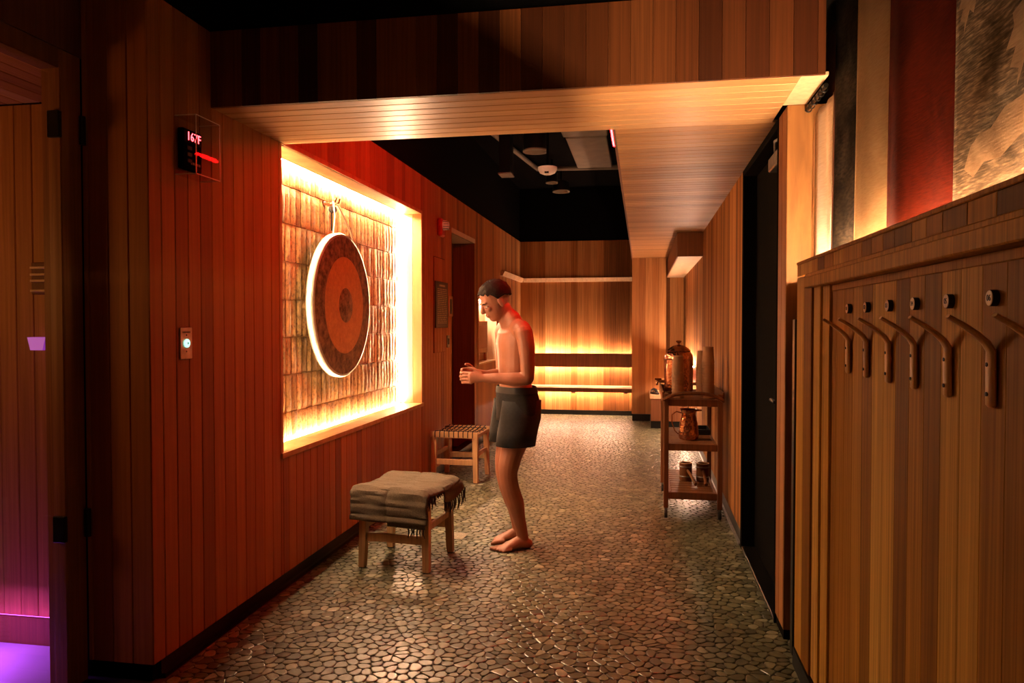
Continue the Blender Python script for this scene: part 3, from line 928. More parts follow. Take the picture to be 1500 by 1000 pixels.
hookp = []
for s in range(9):
    t = s / 8
    if t < .5:
        hookp.append((-.007 - .003 * t, 0, .0 + .10 * t / .5))
    else:
        q = (t - .5) / .5
        hookp.append((-.008 - .075 * q ** 1.5, 0, .10 + .065 * q))
hk0 = None
ylist = [2.467, 2.278, 2.083, 1.897, 1.70, 1.502, 1.315]
ords = ['first', 'second', 'third', 'fourth', 'fifth', 'sixth']
nth = ['lowest', 'second lowest', 'third from bottom', 'fourth from bottom', 'fifth from bottom', 'sixth from bottom', 'seventh from bottom', 'eighth from bottom', 'ninth from bottom', 'tenth from bottom', 'eleventh from bottom', 'twelfth from bottom', 'topmost']
for k, y in enumerate(ylist):
    lab = ('bent wooden coat hook, %s from the far end of the row' % ords[k]) if k < 6 else 'bent wooden coat hook cut off by the right edge of the view'
    if hk0 is None:
        hk0 = thing('coat_hook', lab, 'hook', (HW, y, 1.25), 0, 'wooden coat hooks')
        MB().tube([(-.0065, 0, -.004)] + hookp, [.010] + [.0155] * 5 + [.0145, .013, .0115, .009], 14, flat=(1.0, .45)).build('hook_arm', M['hook_wood'], hk0, True)
        for zz in (.02, .075):
            MB().lathe([(0, .0170), (.004, .0165), (.0048, .011)], 10, Matrix.Translation((0, 0, zz)) @ Matrix.Rotation(-PI / 2, 4, 'Y')).build('screw', M['rubber'], hk0)
    else:
        c = copy_tree(hk0); c.location = (HW, y, 1.25); c['label'] = lab
    if k < 6:
        d = thing('number_disc', 'round wooden disc reading %02d above the %s coat hook from the far end' % (k + 1, ords[k]), 'sign', (HW, y, 1.448), 0, 'numbered discs above the hooks')
        m = Matrix.Rotation(-PI / 2, 4, 'Y')
        MB().lathe([(0, 0.0005), (.0148, 0.0005), (.0148, .0125), (.0138, .0135), (0, .0136)], 24, m).build('disc', M['hook_wood'], d)
        MB().lathe([(.0149, .0004), (.0151, .0008), (.0151, .0122), (.0149, .0126)], 24, m).build('dark_edge', M['rubber'], d)
        text_mesh('%02d' % (k + 1), .017, .0004, M['rubber'], d, Matrix.Translation((-.0138, 0, 0)) @ X4(Vector((0, -1, 0)), Vector((0, 0, 1)), Vector((-1, 0, 0)), (0, 0, 0)), 'numeral')

# ------------------------------------------------------------------ hanging textile
def cloth(name, y0, y1, z0, z1, x, mat, amp, parent=None, ph=0.0, freq=9.0, gather=0.0):
    n, k = max(6, int(abs(y1 - y0) / .02)), 26
    vs, fs = [], []
    for j in range(k + 1):
        z = z0 + (z1 - z0) * j / k
        for i in range(n + 1):
            y = y0 + (y1 - y0) * i / n
            f = .35 + .65 * (1 - j / k)
            xx = x + amp * f * math.sin(freq * y + ph + .5 * math.sin(2.1 * z + y * 3)) + .35 * amp * math.sin(freq * 2.3 * y + 1.3 + ph)
            yy = y + gather * (1 - j / k) * math.sin(PI * i / n)
            vs.append((xx, yy, z))
    for j in range(k):
        for i in range(n):
            a = j * (n + 1) + i
            fs.append((a, a + 1, a + n + 2, a + n + 1))
    o = MB().add(vs, fs).build(name, mat, parent, True)
    md = o.modifiers.new('thick', 'SOLIDIFY'); md.thickness = .002
    return o


tp = thing('wall_hanging', 'tall hanging textile of black, cream, red and grey bands above the ledge', 'textile', (0, 0, 0))
Z0c = 1.597
cloth('black_band', 2.77, 3.06, Z0c, 3.3, .738, M['cloth_black'], .010, tp, .4, 14)
cloth('cream_band', 2.45, 2.771, Z0c, 3.3, .738, M['cloth_cream'], .010, tp, .4, 11)
cloth('red_band', 1.95, 2.451, Z0c, 3.3, .741, M['cloth_red'], .014, tp, .9, 10)
cloth('grey_band', -.6, 1.951, Z0c, 3.3, .741, M['cloth_grey'], .008, tp, .2, 8)
# torn wing shapes appliqued on the grey band, outlines in (y, z)
def motif(pts, yc, zc, sc, mat):
    pts = [(yc + a * sc, zc + b * sc) for a, b in pts]
    N = len(pts)
    cyy, czz = sum(p[0] for p in pts) / N, sum(p[1] for p in pts) / N
    vs = [(.7295, a, b) for a, b in pts] + [(.7290, cyy, czz)]
    fs = [(i, (i + 1) % N, N) for i in range(N)]
    MB().add(vs, fs).build('leaf_motif', mat, tp)


wing = [(.55, -1.0), (.50, -.72), (.78, -.62), (.60, -.35), (.92, -.30), (.66, .0), (.72, .22), (.40, .30), (.52, .62), (.20, .66), (.10, .95), (-.10, .7), (-.35, .95), (-.40, .6), (-.78, .62), (-.60, .3), (-.95, .1), (-.62, -.05), (-.85, -.35), (-.45, -.28), (-.55, -.62), (-.15, -.45), (.0, -.7), (.22, -.52)]
motif(wing, 1.56, 1.995, .125, M['cloth_motif'])
band = [(1.3, -.28), (1.1, .0), (.8, .12), (.5, .10), (.1, .28), (-.4, .30), (-.9, .42), (-1.3, .36), (-1.4, -.1), (-.9, -.16), (-.3, -.18), (.2, -.34), (.7, -.30), (1.0, -.45)]
motif(band, 1.66, 1.80, .16, M['cloth_motif'])
motif(wing, 1.83, 2.16, .09, M['cloth_motif'])

tag(MB().tube([(.738, -.6, 3.3), (.738, 3.08, 3.3)], .014, 12).build('curtain_rod', M['black_gloss'], None, True), 'black rod up by the ceiling carrying the long banded textile', 'rod')
ct = cloth('curtain', 3.07, 3.385, 1.597, 2.30, .735, M['cloth_white'], .012, None, .3, 22)
tag(ct, 'narrow white curtain brightly lit between the post and the black band', 'curtain')
tag(MB().tube([(.70, 3.06, 2.325), (.70, 3.40, 2.325)], .009, 12).build('curtain_rod', M['black_gloss'], None, True), 'short black rod under the soffit carrying the white curtain', 'rod')
for k in range(6):
    y = 3.09 + k * .055
    tag(MB().tube([((.70) + .0115 * math.cos(a), y + .002 * math.sin(a), 2.318 + (.012) * math.sin(a)) for a in [PI * 2 * q / 12 for q in range(13)]], .003, 6).build('curtain_ring', M['black_gloss'], None, True), ('nearest', 'second nearest', 'third nearest', 'fourth nearest', 'fifth nearest', 'farthest')[k] + ' small black ring on the short rod of the white curtain', 'ring', 'rings of the white curtain')

# ------------------------------------------------------------------ back wall, benches, pillar
XB1 = 0.62
wb = struct(MB().box((A - .1, YB + .016, 0), (R + .3, YB + .2, ZT)).build('wall_back', M['black']))
planks(wb, (XB1, YB + .016, 0), (0, -1, 0), XB1 - A, 0.07, ZT, .10, M['cedar_far'], bev=.001)
sbox('baseboard_back', (A, YB - .012, -.006), (-.13, YB - .001, .07), M['black_gloss'])
pi_ = struct(MB().box((-.125, 10.88, 0), (.33, YB - .002, ZS - .002)).build('pillar', M['black']))
planks(pi_, (.344, 10.88 - .0, 0), (0, -1, 0), .484, .10, ZS, .097, M['cedar'], bev=.001)
sbox('baseboard_pillar', (-.13, 10.84, -.006), (.344, 10.879, .098), M['black_gloss'])
# cove trim
MBt = MB().prism([(YB - .06, 2.11), (YB - .001, 2.11), (YB - .001, 2.05), (YB - .03, 2.05)], A + .05, -.13, 'x')
struct(MBt.build('trim_5', M['fir']))
struct(MB().prism([(A + .06, 2.11), (A + .001, 2.11), (A + .001, 2.05), (A + .03, 2.05)], YE, YB - .001, 'y').build('trim_6', M['fir']))
# backrest
led('led_strip', (A + .02, YB - .07, .931), (-.15, YB - .055, .939), 'bench', K_BENCH, 'LED strip glowing above the far backrest', LED_SOFT)
led('led_strip', (A + .02, YB - .07, .751), (-.15, YB - .055, .759), 'bench', K_BENCH, 'LED strip glowing below the far backrest', LED_SOFT)
bn = thing('bench', 'long timber bench with backrest on the far wall, light glowing beneath', 'bench', (-1.0, 11.2, 0))
br = MB().box((-.865, .15, .74), (.865, .165, .95), .003).build('backrest', M['teak'], bn)
for k in range(4):
    MB().box((-.8 + k * .52, .1655, .765), (-.74 + k * .52, .249, .925), .002).build('bracket', M['dark_wood'], br)
for k in range(5):
    MB().box((-.865, -.25 + k * .099, .425), (.865, -.155 + k * .099, .455), .003).build('slat', M['fir'], bn)
MB().box((-.865, -.262, .395), (.865, -.251, .452), .002).build('front_rail', M['teak'], bn)
for k in range(3):
    MB().box((-.80 + k * .77, -.2, .37), (-.74 + k * .77, .14, .424), .002).build('bearer', M['dark_wood'], bn)
led('led_strip', (A + .02, 11.36, .385), (-.15, 11.375, .393), 'bench', K_BENCH, 'LED strip glowing under the far bench', LED_SOFT)

# right alcove: hanging box, backrest light, low bench
bk = struct(MB().box((.375, 7.92, 2.112), (R - .001, YB - .001, ZS - .001)).build('trim_7', M['black']))
MB().box((.36, 7.90, 2.10), (R, 7.919, ZS), .002).build('bulkhead_end', M['teak'], bk)
MB().box((.36, 7.92, 2.10), (.374, YB - .002, ZS), .002).build('bulkhead_side', M['teak'], bk)
MB().box((.3745, 7.92, 2.10), (R, YB - .002, 2.111), .001).build('bulkhead_base', M['fir'], bk)
b2 = thing('bench', 'low timber bench with sandals on it beside the far pillar', 'bench', (.36, 10.3, 0))
MB().box((-.25, -.24, .40), (.255, .53, .45), .003).build('seat', M['fir'], b2)
MB().box((-.235, -.225, .10), (.255, -.20, .399), .003).build('front_panel', M['teak'], b2)
MB().box((-.235, -.19, -.0), (.255, .53, .099)).build('plinth', M['black_gloss'], b2)
b3 = MB().box((.16, -2.1, .74), (.175, .53, .95), .003).build('backrest', M['teak'], b2)
for k in range(3):
    MB().box((.1755, -2.0 + k * 1.1, .765), (.259, -1.94 + k * 1.1, .925), .002).build('bracket', M['dark_wood'], b3)
led('led_strip', (R - .07, 8.25, .931), (R - .055, 10.8, .939), 'bench', K_BENCH, 'LED strip glowing above the short backrest behind the copper urn', LED_SOFT)
led('led_strip', (R - .07, 8.25, .751), (R - .055, 10.8, .759), 'bench', K_BENCH, 'LED strip glowing below the short backrest behind the copper urn', LED_SOFT)
led('led_strip', (.36, YB - .06, .50), (.60, YB - .05, .51), 'bench', K_BENCH, 'LED strip behind the low bench beside the far pillar', LED_SOFT)


def sandal(x, y, rz, lab):
    s = thing('sandal', lab, 'sandal', (x, y, .451), rz, 'sandals on the low bench')
    poly = []
    for k in range(20):
        a = 2 * PI * k / 20
        poly.append((.042 * math.cos(a) * (1 + .15 * math.sin(a)), .13 * math.sin(a)))
    MB().prism(poly, 0, .02).build('sole', M['rubber'], s)
    MB().tube([(-.043, .03, .012), (-.03, .045, .05), (0, .05, .062), (.03, .045, .05), (.043, .03, .012)], .012, 8, flat=(.4, 1.6)).build('strap', M['rubber'], s, True)


sandal(.18, 10.24, .35, 'black sandal at the left end of the low bench')
sandal(.32, 10.22, .15, 'black sandal in the middle of the low bench')
sandal(.46, 10.26, -.1, 'black sandal against the right wall on the low bench')

# ------------------------------------------------------------------ dark ceiling fittings
cd = thing('ceiling_duct', 'flat brown ceiling duct of two panels in the dark ceiling', 'duct', (-.56, 8.2, 3.30))
MB().box((-.24, -1.2, 0), (.22, -.62, .18), .01).build('panel', M['duct'], cd)
MB().box((-.22, -.56, 0), (.20, .9, .18), .01).build('panel', M['duct'], cd)
MB().box((-.23, -.62, .04), (.21, -.56, .2), .004).build('seam', M['black'], cd)
for y in (-1.0, .5):
    for x in (-.2, .2):
        MB().tube([(x, y, .17), (x, y, .2)], .012, 8).build('hanger', M['black'], cd)


def can(x, y, z, r, h, lab):
    c = thing('can_light', lab, 'light', (x, y, z), 0, 'unlit can lights in the ceiling')
    MB().lathe([(r, 0), (r, h), (r * .8, h + .02), (0, h + .02)], 28).build('can', M['black_gloss'], c, True)
    MB().lathe([(r * 1.03, .012), (r * 1.03, -.004), (r * .86, -.004), (r * .82, .03), (0, .045)], 28).build('trim_ring', M['duct'], c, True)
    MB().tube([(0, 0, h + .01), (0, 0, ZC - z)], .012, 8).build('stem', M['black'], c)


can(-1.10, 7.71, 3.2, .13, .2, 'largest dark can light hanging nearest the header')
can(-1.14, 9.46, 3.2, .075, .12, 'small dark can light behind the smoke detector')
can(-1.09, 10.1, 3.2, .115, .12, 'dark can light farthest back, by the black upper wall')
sd = thing('smoke_detector', 'round cream smoke detector hanging in the dark ceiling', 'detector', (-.907, 7.18, 2.9))
MB().lathe([(0, -.05), (.04, -.05), (.075, -.035), (.095, 0), (.095, .02), (0, .025)], 28).build('body', M['white_plastic'], sd, True)
MB().box((-.02, -.075, -.047), (.02, -.045, -.028), .002).build('sensor_window', M['black_gloss'], sd)
MB().tube([(0, 0, .02), (0, 0, .6)], .012, 8).build('stem', M['black'], sd)
pp = tag(MB().tube([(-1.75, 6.2, 3.44), (-1.66, 7.0, 3.44), (-1.56, 8.0, 3.44), (-1.36, 9.72, 3.44), (-.1, 9.80, 3.44)], .03, 10).build('conduit', M['duct'], None, True), 'brown conduit bending across the dark ceiling', 'pipe')
hb_ = thing('hanging_speaker', 'tall black box hanging near the left end of the dark ceiling', 'speaker', (-1.42, 7.75, 2.98))
MB().box((-.06, -.1, 0), (.06, .1, .42), .006).build('box', M['black_gloss'], hb_)
MB().box((-.07, -.11, -.012), (.07, .11, .004), .003).build('base_plate', M['duct'], hb_)
MB().tube([(0, 0, .41), (0, 0, .52)], .012, 8).build('stem', M['black'], hb_)
ne = thing('neon_light', 'red glowing tube light under the dark ceiling by the soffit edge', 'light', (-.2, 4.6, 2.70))
MB().tube([(0, -.75, 0), (0, .86, 0)], .013, 12).build('tube', emit('neon_red', (1.0, .0016, .0024), K_NEON), ne, True)
MB().box((-.02, -.78, .02), (.02, .89, .045), .003).build('channel', M['black_gloss'], ne)
for y in (-.6, .7):
    MB().tube([(0, y, .04), (0, y, .80)], .006, 8).build('hanger', M['black'], ne)

# ------------------------------------------------------------------ floor drain
M['drain_metal'] = plain('drain_metal', (.62, .56, .42), .35, .3)
dr = thing('floor_drain', 'small pale slotted floor drain to the right of the stool with the throw', 'drain', (-1.19, 4.73, -.0015), -.1)
MB().box((-.05, -.07, -.002), (.05, .07, .0015)).build('pit', M['black'], dr)
MB().box((-.05, -.07, 0), (-.044, .07, .004)).box((.044, -.07, 0), (.05, .07, .004)).box((-.044, -.07, 0), (.044, -.064, .004)).box((-.044, .064, 0), (.044, .07, .004)).build('frame', M['drain_metal'], dr)
for k in range(8):
    MB().box((-.039 + k * .0104, -.062, .0016), (-.033 + k * .0104, .062, .004)).build('bar', M['drain_metal'], dr)

# ------------------------------------------------------------------ stools
def make_stool(loc, rz, lab):
    s = thing('stool', lab, 'stool', loc, rz, 'woven seat timber stools')
    Wd, Dp, Hh = .215, .205, .442
    for sx in (-1, 1):
        for sy in (-1, 1):
            vs = []
            for z, ox, oy, q in ((.006, .197, .197, .019), (.30, .190, .186, .022), (Hh - .03, .186, .182, .022)):
                cx_, cy_ = sx * ox, sy * oy
                vs += [(cx_ - q, cy_ - q, z), (cx_ + q, cy_ - q, z), (cx_ + q, cy_ + q, z), (cx_ - q, cy_ + q, z)]
            f = [(0, 3, 2, 1), (8, 9, 10, 11)]
            for r in (0, 4):
                for k in range(4):
                    f.append((r + k, r + (k + 1) % 4, r + 4 + (k + 1) % 4, r + 4 + k))
            lg = MB().add(vs, f).build('leg', M['oak'], s)
            MB().box((sx * .197 - .016, sy * .197 - .016, 0), (sx * .197 + .016, sy * .197 + .016, .0055)).build('foot_pad', M['rubber'], lg)
    for sy in (-1, 1):        # front and back rails with a gentle saddle
        up = [(-Wd, Hh + .008), (Wd, Hh + .008)]
        poly = [(-Wd, Hh - .045)] + [(Wd, Hh - .045)] + list(reversed(up))
        MB().prism(poly, sy * Dp - .014, sy * Dp + .014, 'y').build('seat_rail', M['oak'], s)
        MB().box((-.168, sy * .19 - .011, .155), (.168, sy * .19 + .011, .205), .003).build('stretcher', M['oak'], s)
    for sx in (-1, 1):
        MB().box((sx * .188 - .011, -.163, .225), (sx * .188 + .011, .163, .262), .003).build('stretcher', M['oak'], s)
        MB().box((sx * .200 - .012, -Dp + .0145, Hh - .04), (sx * .200 + .012, Dp - .0145, Hh - .012), .003).build('seat_rail', M['oak'], s)
    for k in range(9):
        x = -.172 + k * .043
        z = Hh + .009
        MB().tube([(x, -Dp - .017, Hh - .04), (x, -Dp - .017, z - .004), (x, -Dp - .01, z + .003), (x, -Dp * .55, z - .012), (x, 0, z - .018), (x, Dp * .55, z - .012), (x, Dp + .01, z + .003), (x, Dp + .017, z - .004), (x, Dp + .017, Hh - .04)], .0058, 6, flat=(1, .7)).build('strap', M['web'], s)
    for k in range(7):
        y = -.15 + k * .05
        pts = []
        for q in range(19):
            x = -.20 + q * .4 / 18
            pts.append((x, y, Hh - .010 + .020 * (y / Dp) ** 2 + (.006 if (q + k) % 2 else -.006)))
        MB().tube(pts, .0075, 6, flat=(1.3, .6)).build('cross_strap', M['oak'] if k % 2 else M['web'], s)
    return s


st1 = make_stool((-1.365, 4.205, 0), math.radians(-5), 'timber stool under the grey linen throw, nearest the camera')
st2 = copy_tree(st1)
st2.location = (-1.615, 6.53, 0)
st2.rotation_euler = (0, 0, math.radians(-3))
st2['label'] = 'bare timber stool with black woven strap seat behind the man'

# throw over the near stool
tw_ = thing('throw_blanket', 'grey brown linen throw with dark tassels folded over the near stool', 'blanket', (-1.365, 4.205, 0), math.radians(-9))
def drape(name, x0, x1, path, nx, thick, seed, crease=None, wr=.004):
    """path of (y, z) swept across x"""
    P = [Vector((0, a, b)) for a, b in path]
    ln = [0]
    for a, b in zip(P, P[1:]):
        ln.append(ln[-1] + (b - a).length)
    N = int(ln[-1] / .011)
    samp = []
    for i in range(N + 1):
        d = ln[-1] * i / N
        k = max(j for j in range(len(ln)) if ln[j] <= d + 1e-9)
        k = min(k, len(P) - 2)
        t = (d - ln[k]) / (ln[k + 1] - ln[k])
        samp.append(P[k].lerp(P[k + 1], t))
    for _ in range(3):
        samp = [samp[0]] + [(samp[i - 1] + samp[i] * 2 + samp[i + 1]) / 4 for i in range(1, N)] + [samp[-1]]
    vs, fs = [], []
    for i, p in enumerate(samp):
        t = (samp[min(i + 1, N)] - samp[max(i - 1, 0)]).normalized()
        nr = Vector((0, -t.z, t.y))
        if nr.z < 0 and abs(t.y) > .5:
            nr = -nr
        if abs(t.y) <= .5:
            nr = Vector((0, -1, 0))
        for j in range(nx + 1):
            x = x0 + (x1 - x0) * j / nx
            d = wr * noise.noise(Vector((x * 9 + seed, i * .16, seed))) * 1.6 + wr * .5 * math.sin(i * 1.35 + 3 * noise.noise(Vector((x * 5, i * .1, 3 + seed))))
            sad = -.030 * max(0, (x - .19) / .055) ** 2 - .012 * max(0, (-.2 - x) / .04) ** 2 if p.z > .44 else 0
            d += wr * .35 * math.sin(i * 2.3 + 2.5 * noise.noise(Vector((x * 7, 2, seed))))
            if p.z < .33 and wr > .005:
                d += .005 * math.exp(-((p.z - .305) / .006) ** 2)
            if crease is not None:
                d -= .007 * math.exp(-((x - crease) / .008) ** 2)
            q = p + nr * d
            xe = x + .006 * noise.noise(Vector((i * .2, j * .5, seed)))
            vs.append((xe, q.y, q.z + sad))
    for i in range(N):
        for j in range(nx):
            a = i * (nx + 1) + j
            fs.append((a, a + 1, a + nx + 2, a + nx + 1))
    o = MB().add(vs, fs).build(name, M['linen'], tw_, True)
    md = o.modifiers.new('thick', 'SOLIDIFY'); md.thickness = thick; md.offset = 1
    return o


drape('cloth', -.238, .245, [(.215, .42), (.226, .455), (.212, .472), (.14, .462), (.05, .451), (-.05, .451), (-.14, .460), (-.21, .470), (-.236, .460), (-.245, .40), (-.247, .335), (-.250, .285)], 46, .009, 2, -.01, .0055)
drape('under_fold', -.01, .225, [(-.234, .40), (-.236, .30), (-.230, .258)], 24, .005, 8)
sidev, sidef = [], []
NX, NZ = 12, 14
for i in range(NX + 1):
    for j in range(NZ + 1):
        y = -.02 + .235 * j / NZ
        drop = (.05 + .055 * math.sin(PI * min(1, .25 + j / NZ * .75)))
        z = .455 - drop * i / NX
        out = .232 + .016 * min(1, i / 3) ** .6 + .045 * max(0, j / NZ - .35) * (i / NX) + .006 * noise.noise(Vector((y * 16, i * .3, 1)))
        sidev.append((out, y, z))
for i in range(NX):
    for j in range(NZ):
        a = i * (NZ + 1) + j
        sidef.append((a, a + 1, a + NZ + 2, a + NZ + 1))
o = MB().add(sidev, sidef).build('side_flap', M['linen'], tw_, True)
o.modifiers.new('thick', 'SOLIDIFY').thickness = .005
rr = random.Random(21)
tm_ = plain('tassel', (.035, .027, .02), .9)


def tassel(x, y, z, L):
    MB().tube([(x, y, z), (x + rr.uniform(-.004, .006), y + rr.uniform(-.006, .006), z - L * .5), (x + rr.uniform(-.006, .008), y + rr.uniform(-.01, .01), z - L)], [.004, .0045, .002], 6).build('tassel', tm_, tw_, True)


for k in range(8):
    tassel(.243, -.232 + k * .014, .438, rr.uniform(.05, .085))
for k in range(6):
    tassel(.243, -.11 + k * .018, .432, rr.uniform(.015, .03))
for k in range(13):
    jn = k / 12
    tassel(.250 + .045 * max(0, jn - .35), -.018 + .23 * jn, .457 - (.05 + .055 * math.sin(PI * min(1, .25 + jn * .75))), rr.uniform(.035, .06) + .03 * jn)
for k in range(6):
    tassel(.12 + k * .019, -.233, .262, rr.uniform(.04, .07))

# ------------------------------------------------------------------ serving cart and what stands on it
CX, CY = .365, 5.87
ca = thing('serving_cart', 'dark timber three tier serving cart on casters against the right wall', 'cart', (CX, CY, 0))
hx, hy = .188, .43
for sx in (-1, 1):
    for sy in (-1, 1):
        pz = MB().box((sx * hx - .017, sy * hy - .017, .075), (sx * hx + .017, sy * hy + .017, .90), .003).build('post', M['teak'], ca)
        cs_ = MB().box((sx * hx - .012, sy * hy - .008, .055), (sx * hx + .012, sy * hy + .008, .074), .002).build('caster', M['grey_metal'], ca)
        MB().lathe([(0, -.011), (.026, -.011), (.03, -.006), (.03, .006), (.026, .011), (0, .011)], 18, Matrix.Translation((sx * hx, sy * hy, .03)) @ Matrix.Rotation(PI / 2, 4, 'Y')).build('wheel', M['rubber'], cs_, True)
for nm, zz in (('low', .19), ('mid', .54), ('top', .86)):
    for sx in (-1, 1):
        MB().box((sx * (hx - .029) - .011, -hy + .018, zz - .05), (sx * (hx - .029) + .011, hy - .018, zz - .0015), .002).build('side_rail', M['teak'], ca)
    for sy in (-1, 1):
        MB().box((-hx + .018, sy * hy - .010, zz - .05), (hx - .018, sy * hy + .010, zz - .0015), .002).build('end_rail', M['teak'], ca)
    n = 11
    for k in range(n):
        y = -hy + .03 + k * (2 * hy - .06) / (n - 1)
        MB().box((-hx + .041, y - .034, zz - .014), (hx - .041, y + .034, zz - .001), .002).build('slat', M['teak'], ca)
for sy in (-1, 1):          # curved end handles of the top tier
    pts = []
    for q in range(13):
        a = q / 12
        x = -hx - .02 + a * (2 * hx + .04)
        pts.append((x, sy * (hy + .022), .905 - .05 * (2 * abs(a - .5)) ** 3))
    MB().tube(pts, .017, 8, flat=(1, .8)).build('end_handle', M['teak'], ca, True)
for sx in (-1, 1):
    MB().box((sx * (hx + .024) - .006, -hy, .84), (sx * (hx + .024) + .006, hy, .91), .003).build('top_guard', M['teak'], ca)

ur = thing('drink_urn', 'hammered copper drink urn with domed lid and side tap on the cart', 'urn', (.285, 5.92, .861))
MB().lathe([(0, 0), (.095, 0), (.105, .01), (.111, .03), (.112, .27), (.106, .30), (.088, .325), (.084, .328)], 40).build('body', M['copper'], ur, True)
MB().lathe([(.09, .327), (.092, .333), (.075, .350), (.045, .368), (.02, .377), (0, .379)], 40).build('lid', M['copper_smooth'], ur, True)
MB().lathe([(.008, .376), (.008, .39), (.02, .398), (.022, .405), (.014, .41), (0, .405)], 18).build('lid_knob', M['copper_smooth'], ur, True)
tp_ = MB().tube([(-.108, 0, .09), (-.15, 0, .09), (-.165, 0, .085), (-.168, 0, .06)], [.013, .012, .012, .009], 10).build('tap', M['copper_smooth'], ur, True)
MB().box((-.185, -.008, .097), (-.13, .008, .115), .003).build('tap_lever', M['copper_smooth'], tp_)
MB().lathe([(.113, .26), (.1155, .265), (.113, .27)], 40).build('band', M['copper_smooth'], ur, True)


def cup_mesh(r0, r1, h):
    me = MB().lathe([(r0 - .002, 0), (r0, .001), (r0, .005), (r0 - .0025, .006), (r1, h), (r1 - .002, h + .0015), (0, h)], 22).mesh('paper_cup', True)
    me.materials.append(M['paper'])
    return me


def stack(x, y, z0, n, step, r0, lab, grp, extra=0):
    me = cup_mesh(r0, r0 * .78, .115)
    for k in range(n):
        o = link('paper_cup', me, None, (x, y, z0 + k * step))
        tag(o, (nth[k] if k < n - 1 else 'topmost') + ' ' + lab, 'cup', grp)


stack(.263, 5.56, .861, 10, .021, .046, 'paper cup of the stack in front of the urn', 'cups in front of the urn')
stack(.478, 5.56, .861, 13, .0215, .047, 'paper cup of the tallest stack by the wall', 'cups in the tallest stack')
stack(.452, 5.84, .861, 12, .020, .042, 'paper cup of the shaded stack behind the tallest', 'cups in the shaded stack')

pt = thing('pitcher', 'hammered copper pitcher with flared lip and thin handle on the middle shelf', 'pitcher', (.348, 5.66, .5405))
MB().lathe([(0, 0), (.062, 0), (.072, .012), (.075, .04), (.066, .12), (.052, .18), (.053, .20), (.064, .222), (.068, .225), (.060, .219), (.049, .2), (.05, .18), (.06, .1)], 36).build('body', M['copper'], pt, True)
MB().prism([(.045, -.03), (.045, .03), (.095, .0)], .212, .224).build('spout', M['copper'], pt, True)
MB().tube([(-.05, 0, .195), (-.09, 0, .205), (-.12, 0, .18), (-.122, 0, .12), (-.10, 0, .06), (-.073, 0, .035)], .004, 8).build('handle', M['copper_smooth'], pt, True)
ty = thing('tray', 'shallow black tray at the back right of the middle shelf', 'tray', (.475, 6.03, .5405))
MB().box((-.075, -.13, 0), (.05, .13, .006), .001).build('base', M['black_gloss'], ty)
MB().box((-.075, -.13, .0065), (-.070, .13, .04)).box((.045, -.13, .0065), (.05, .13, .04)).box((-.07, -.13, .0065), (.045, -.125, .04)).box((-.07, .125, .0065), (.045, .13, .04)).build('rim', M['black_gloss'], ty)


def ladle(x, y, rz, lab):
    l_ = thing('ladle', lab, 'ladle', (x, y, .1905), rz, 'sauna ladles on the bottom shelf')
    MB().lathe([(0, 0), (.045, 0), (.048, .01), (.048, .135), (.041, .135), (.041, .02), (0, .018)], 24).build('cup', M['teak'], l_, True)
    MB().lathe([(.0485, .134), (.049, .139), (.040, .139), (.0405, .134)], 24).build('rim', M['oak'], l_, True)
    for z in (.03, .105):
        MB().lathe([(.0482, z), (.0496, z + .002), (.0496, z + .008), (.0482, z + .01)], 24).build('hoop', M['grey_metal'], l_, True)
    MB().tube([(0, -.045, .085), (0, -.12, .065), (0, -.24, .02)], [.010, .011, .013], 10).build('handle', M['teak'], l_, True)


ladle(.34, 5.86, .25, 'wooden ladle on the left of the bottom cart shelf')
ladle(.468, 5.86, .03, 'wooden ladle on the right of the bottom cart shelf')

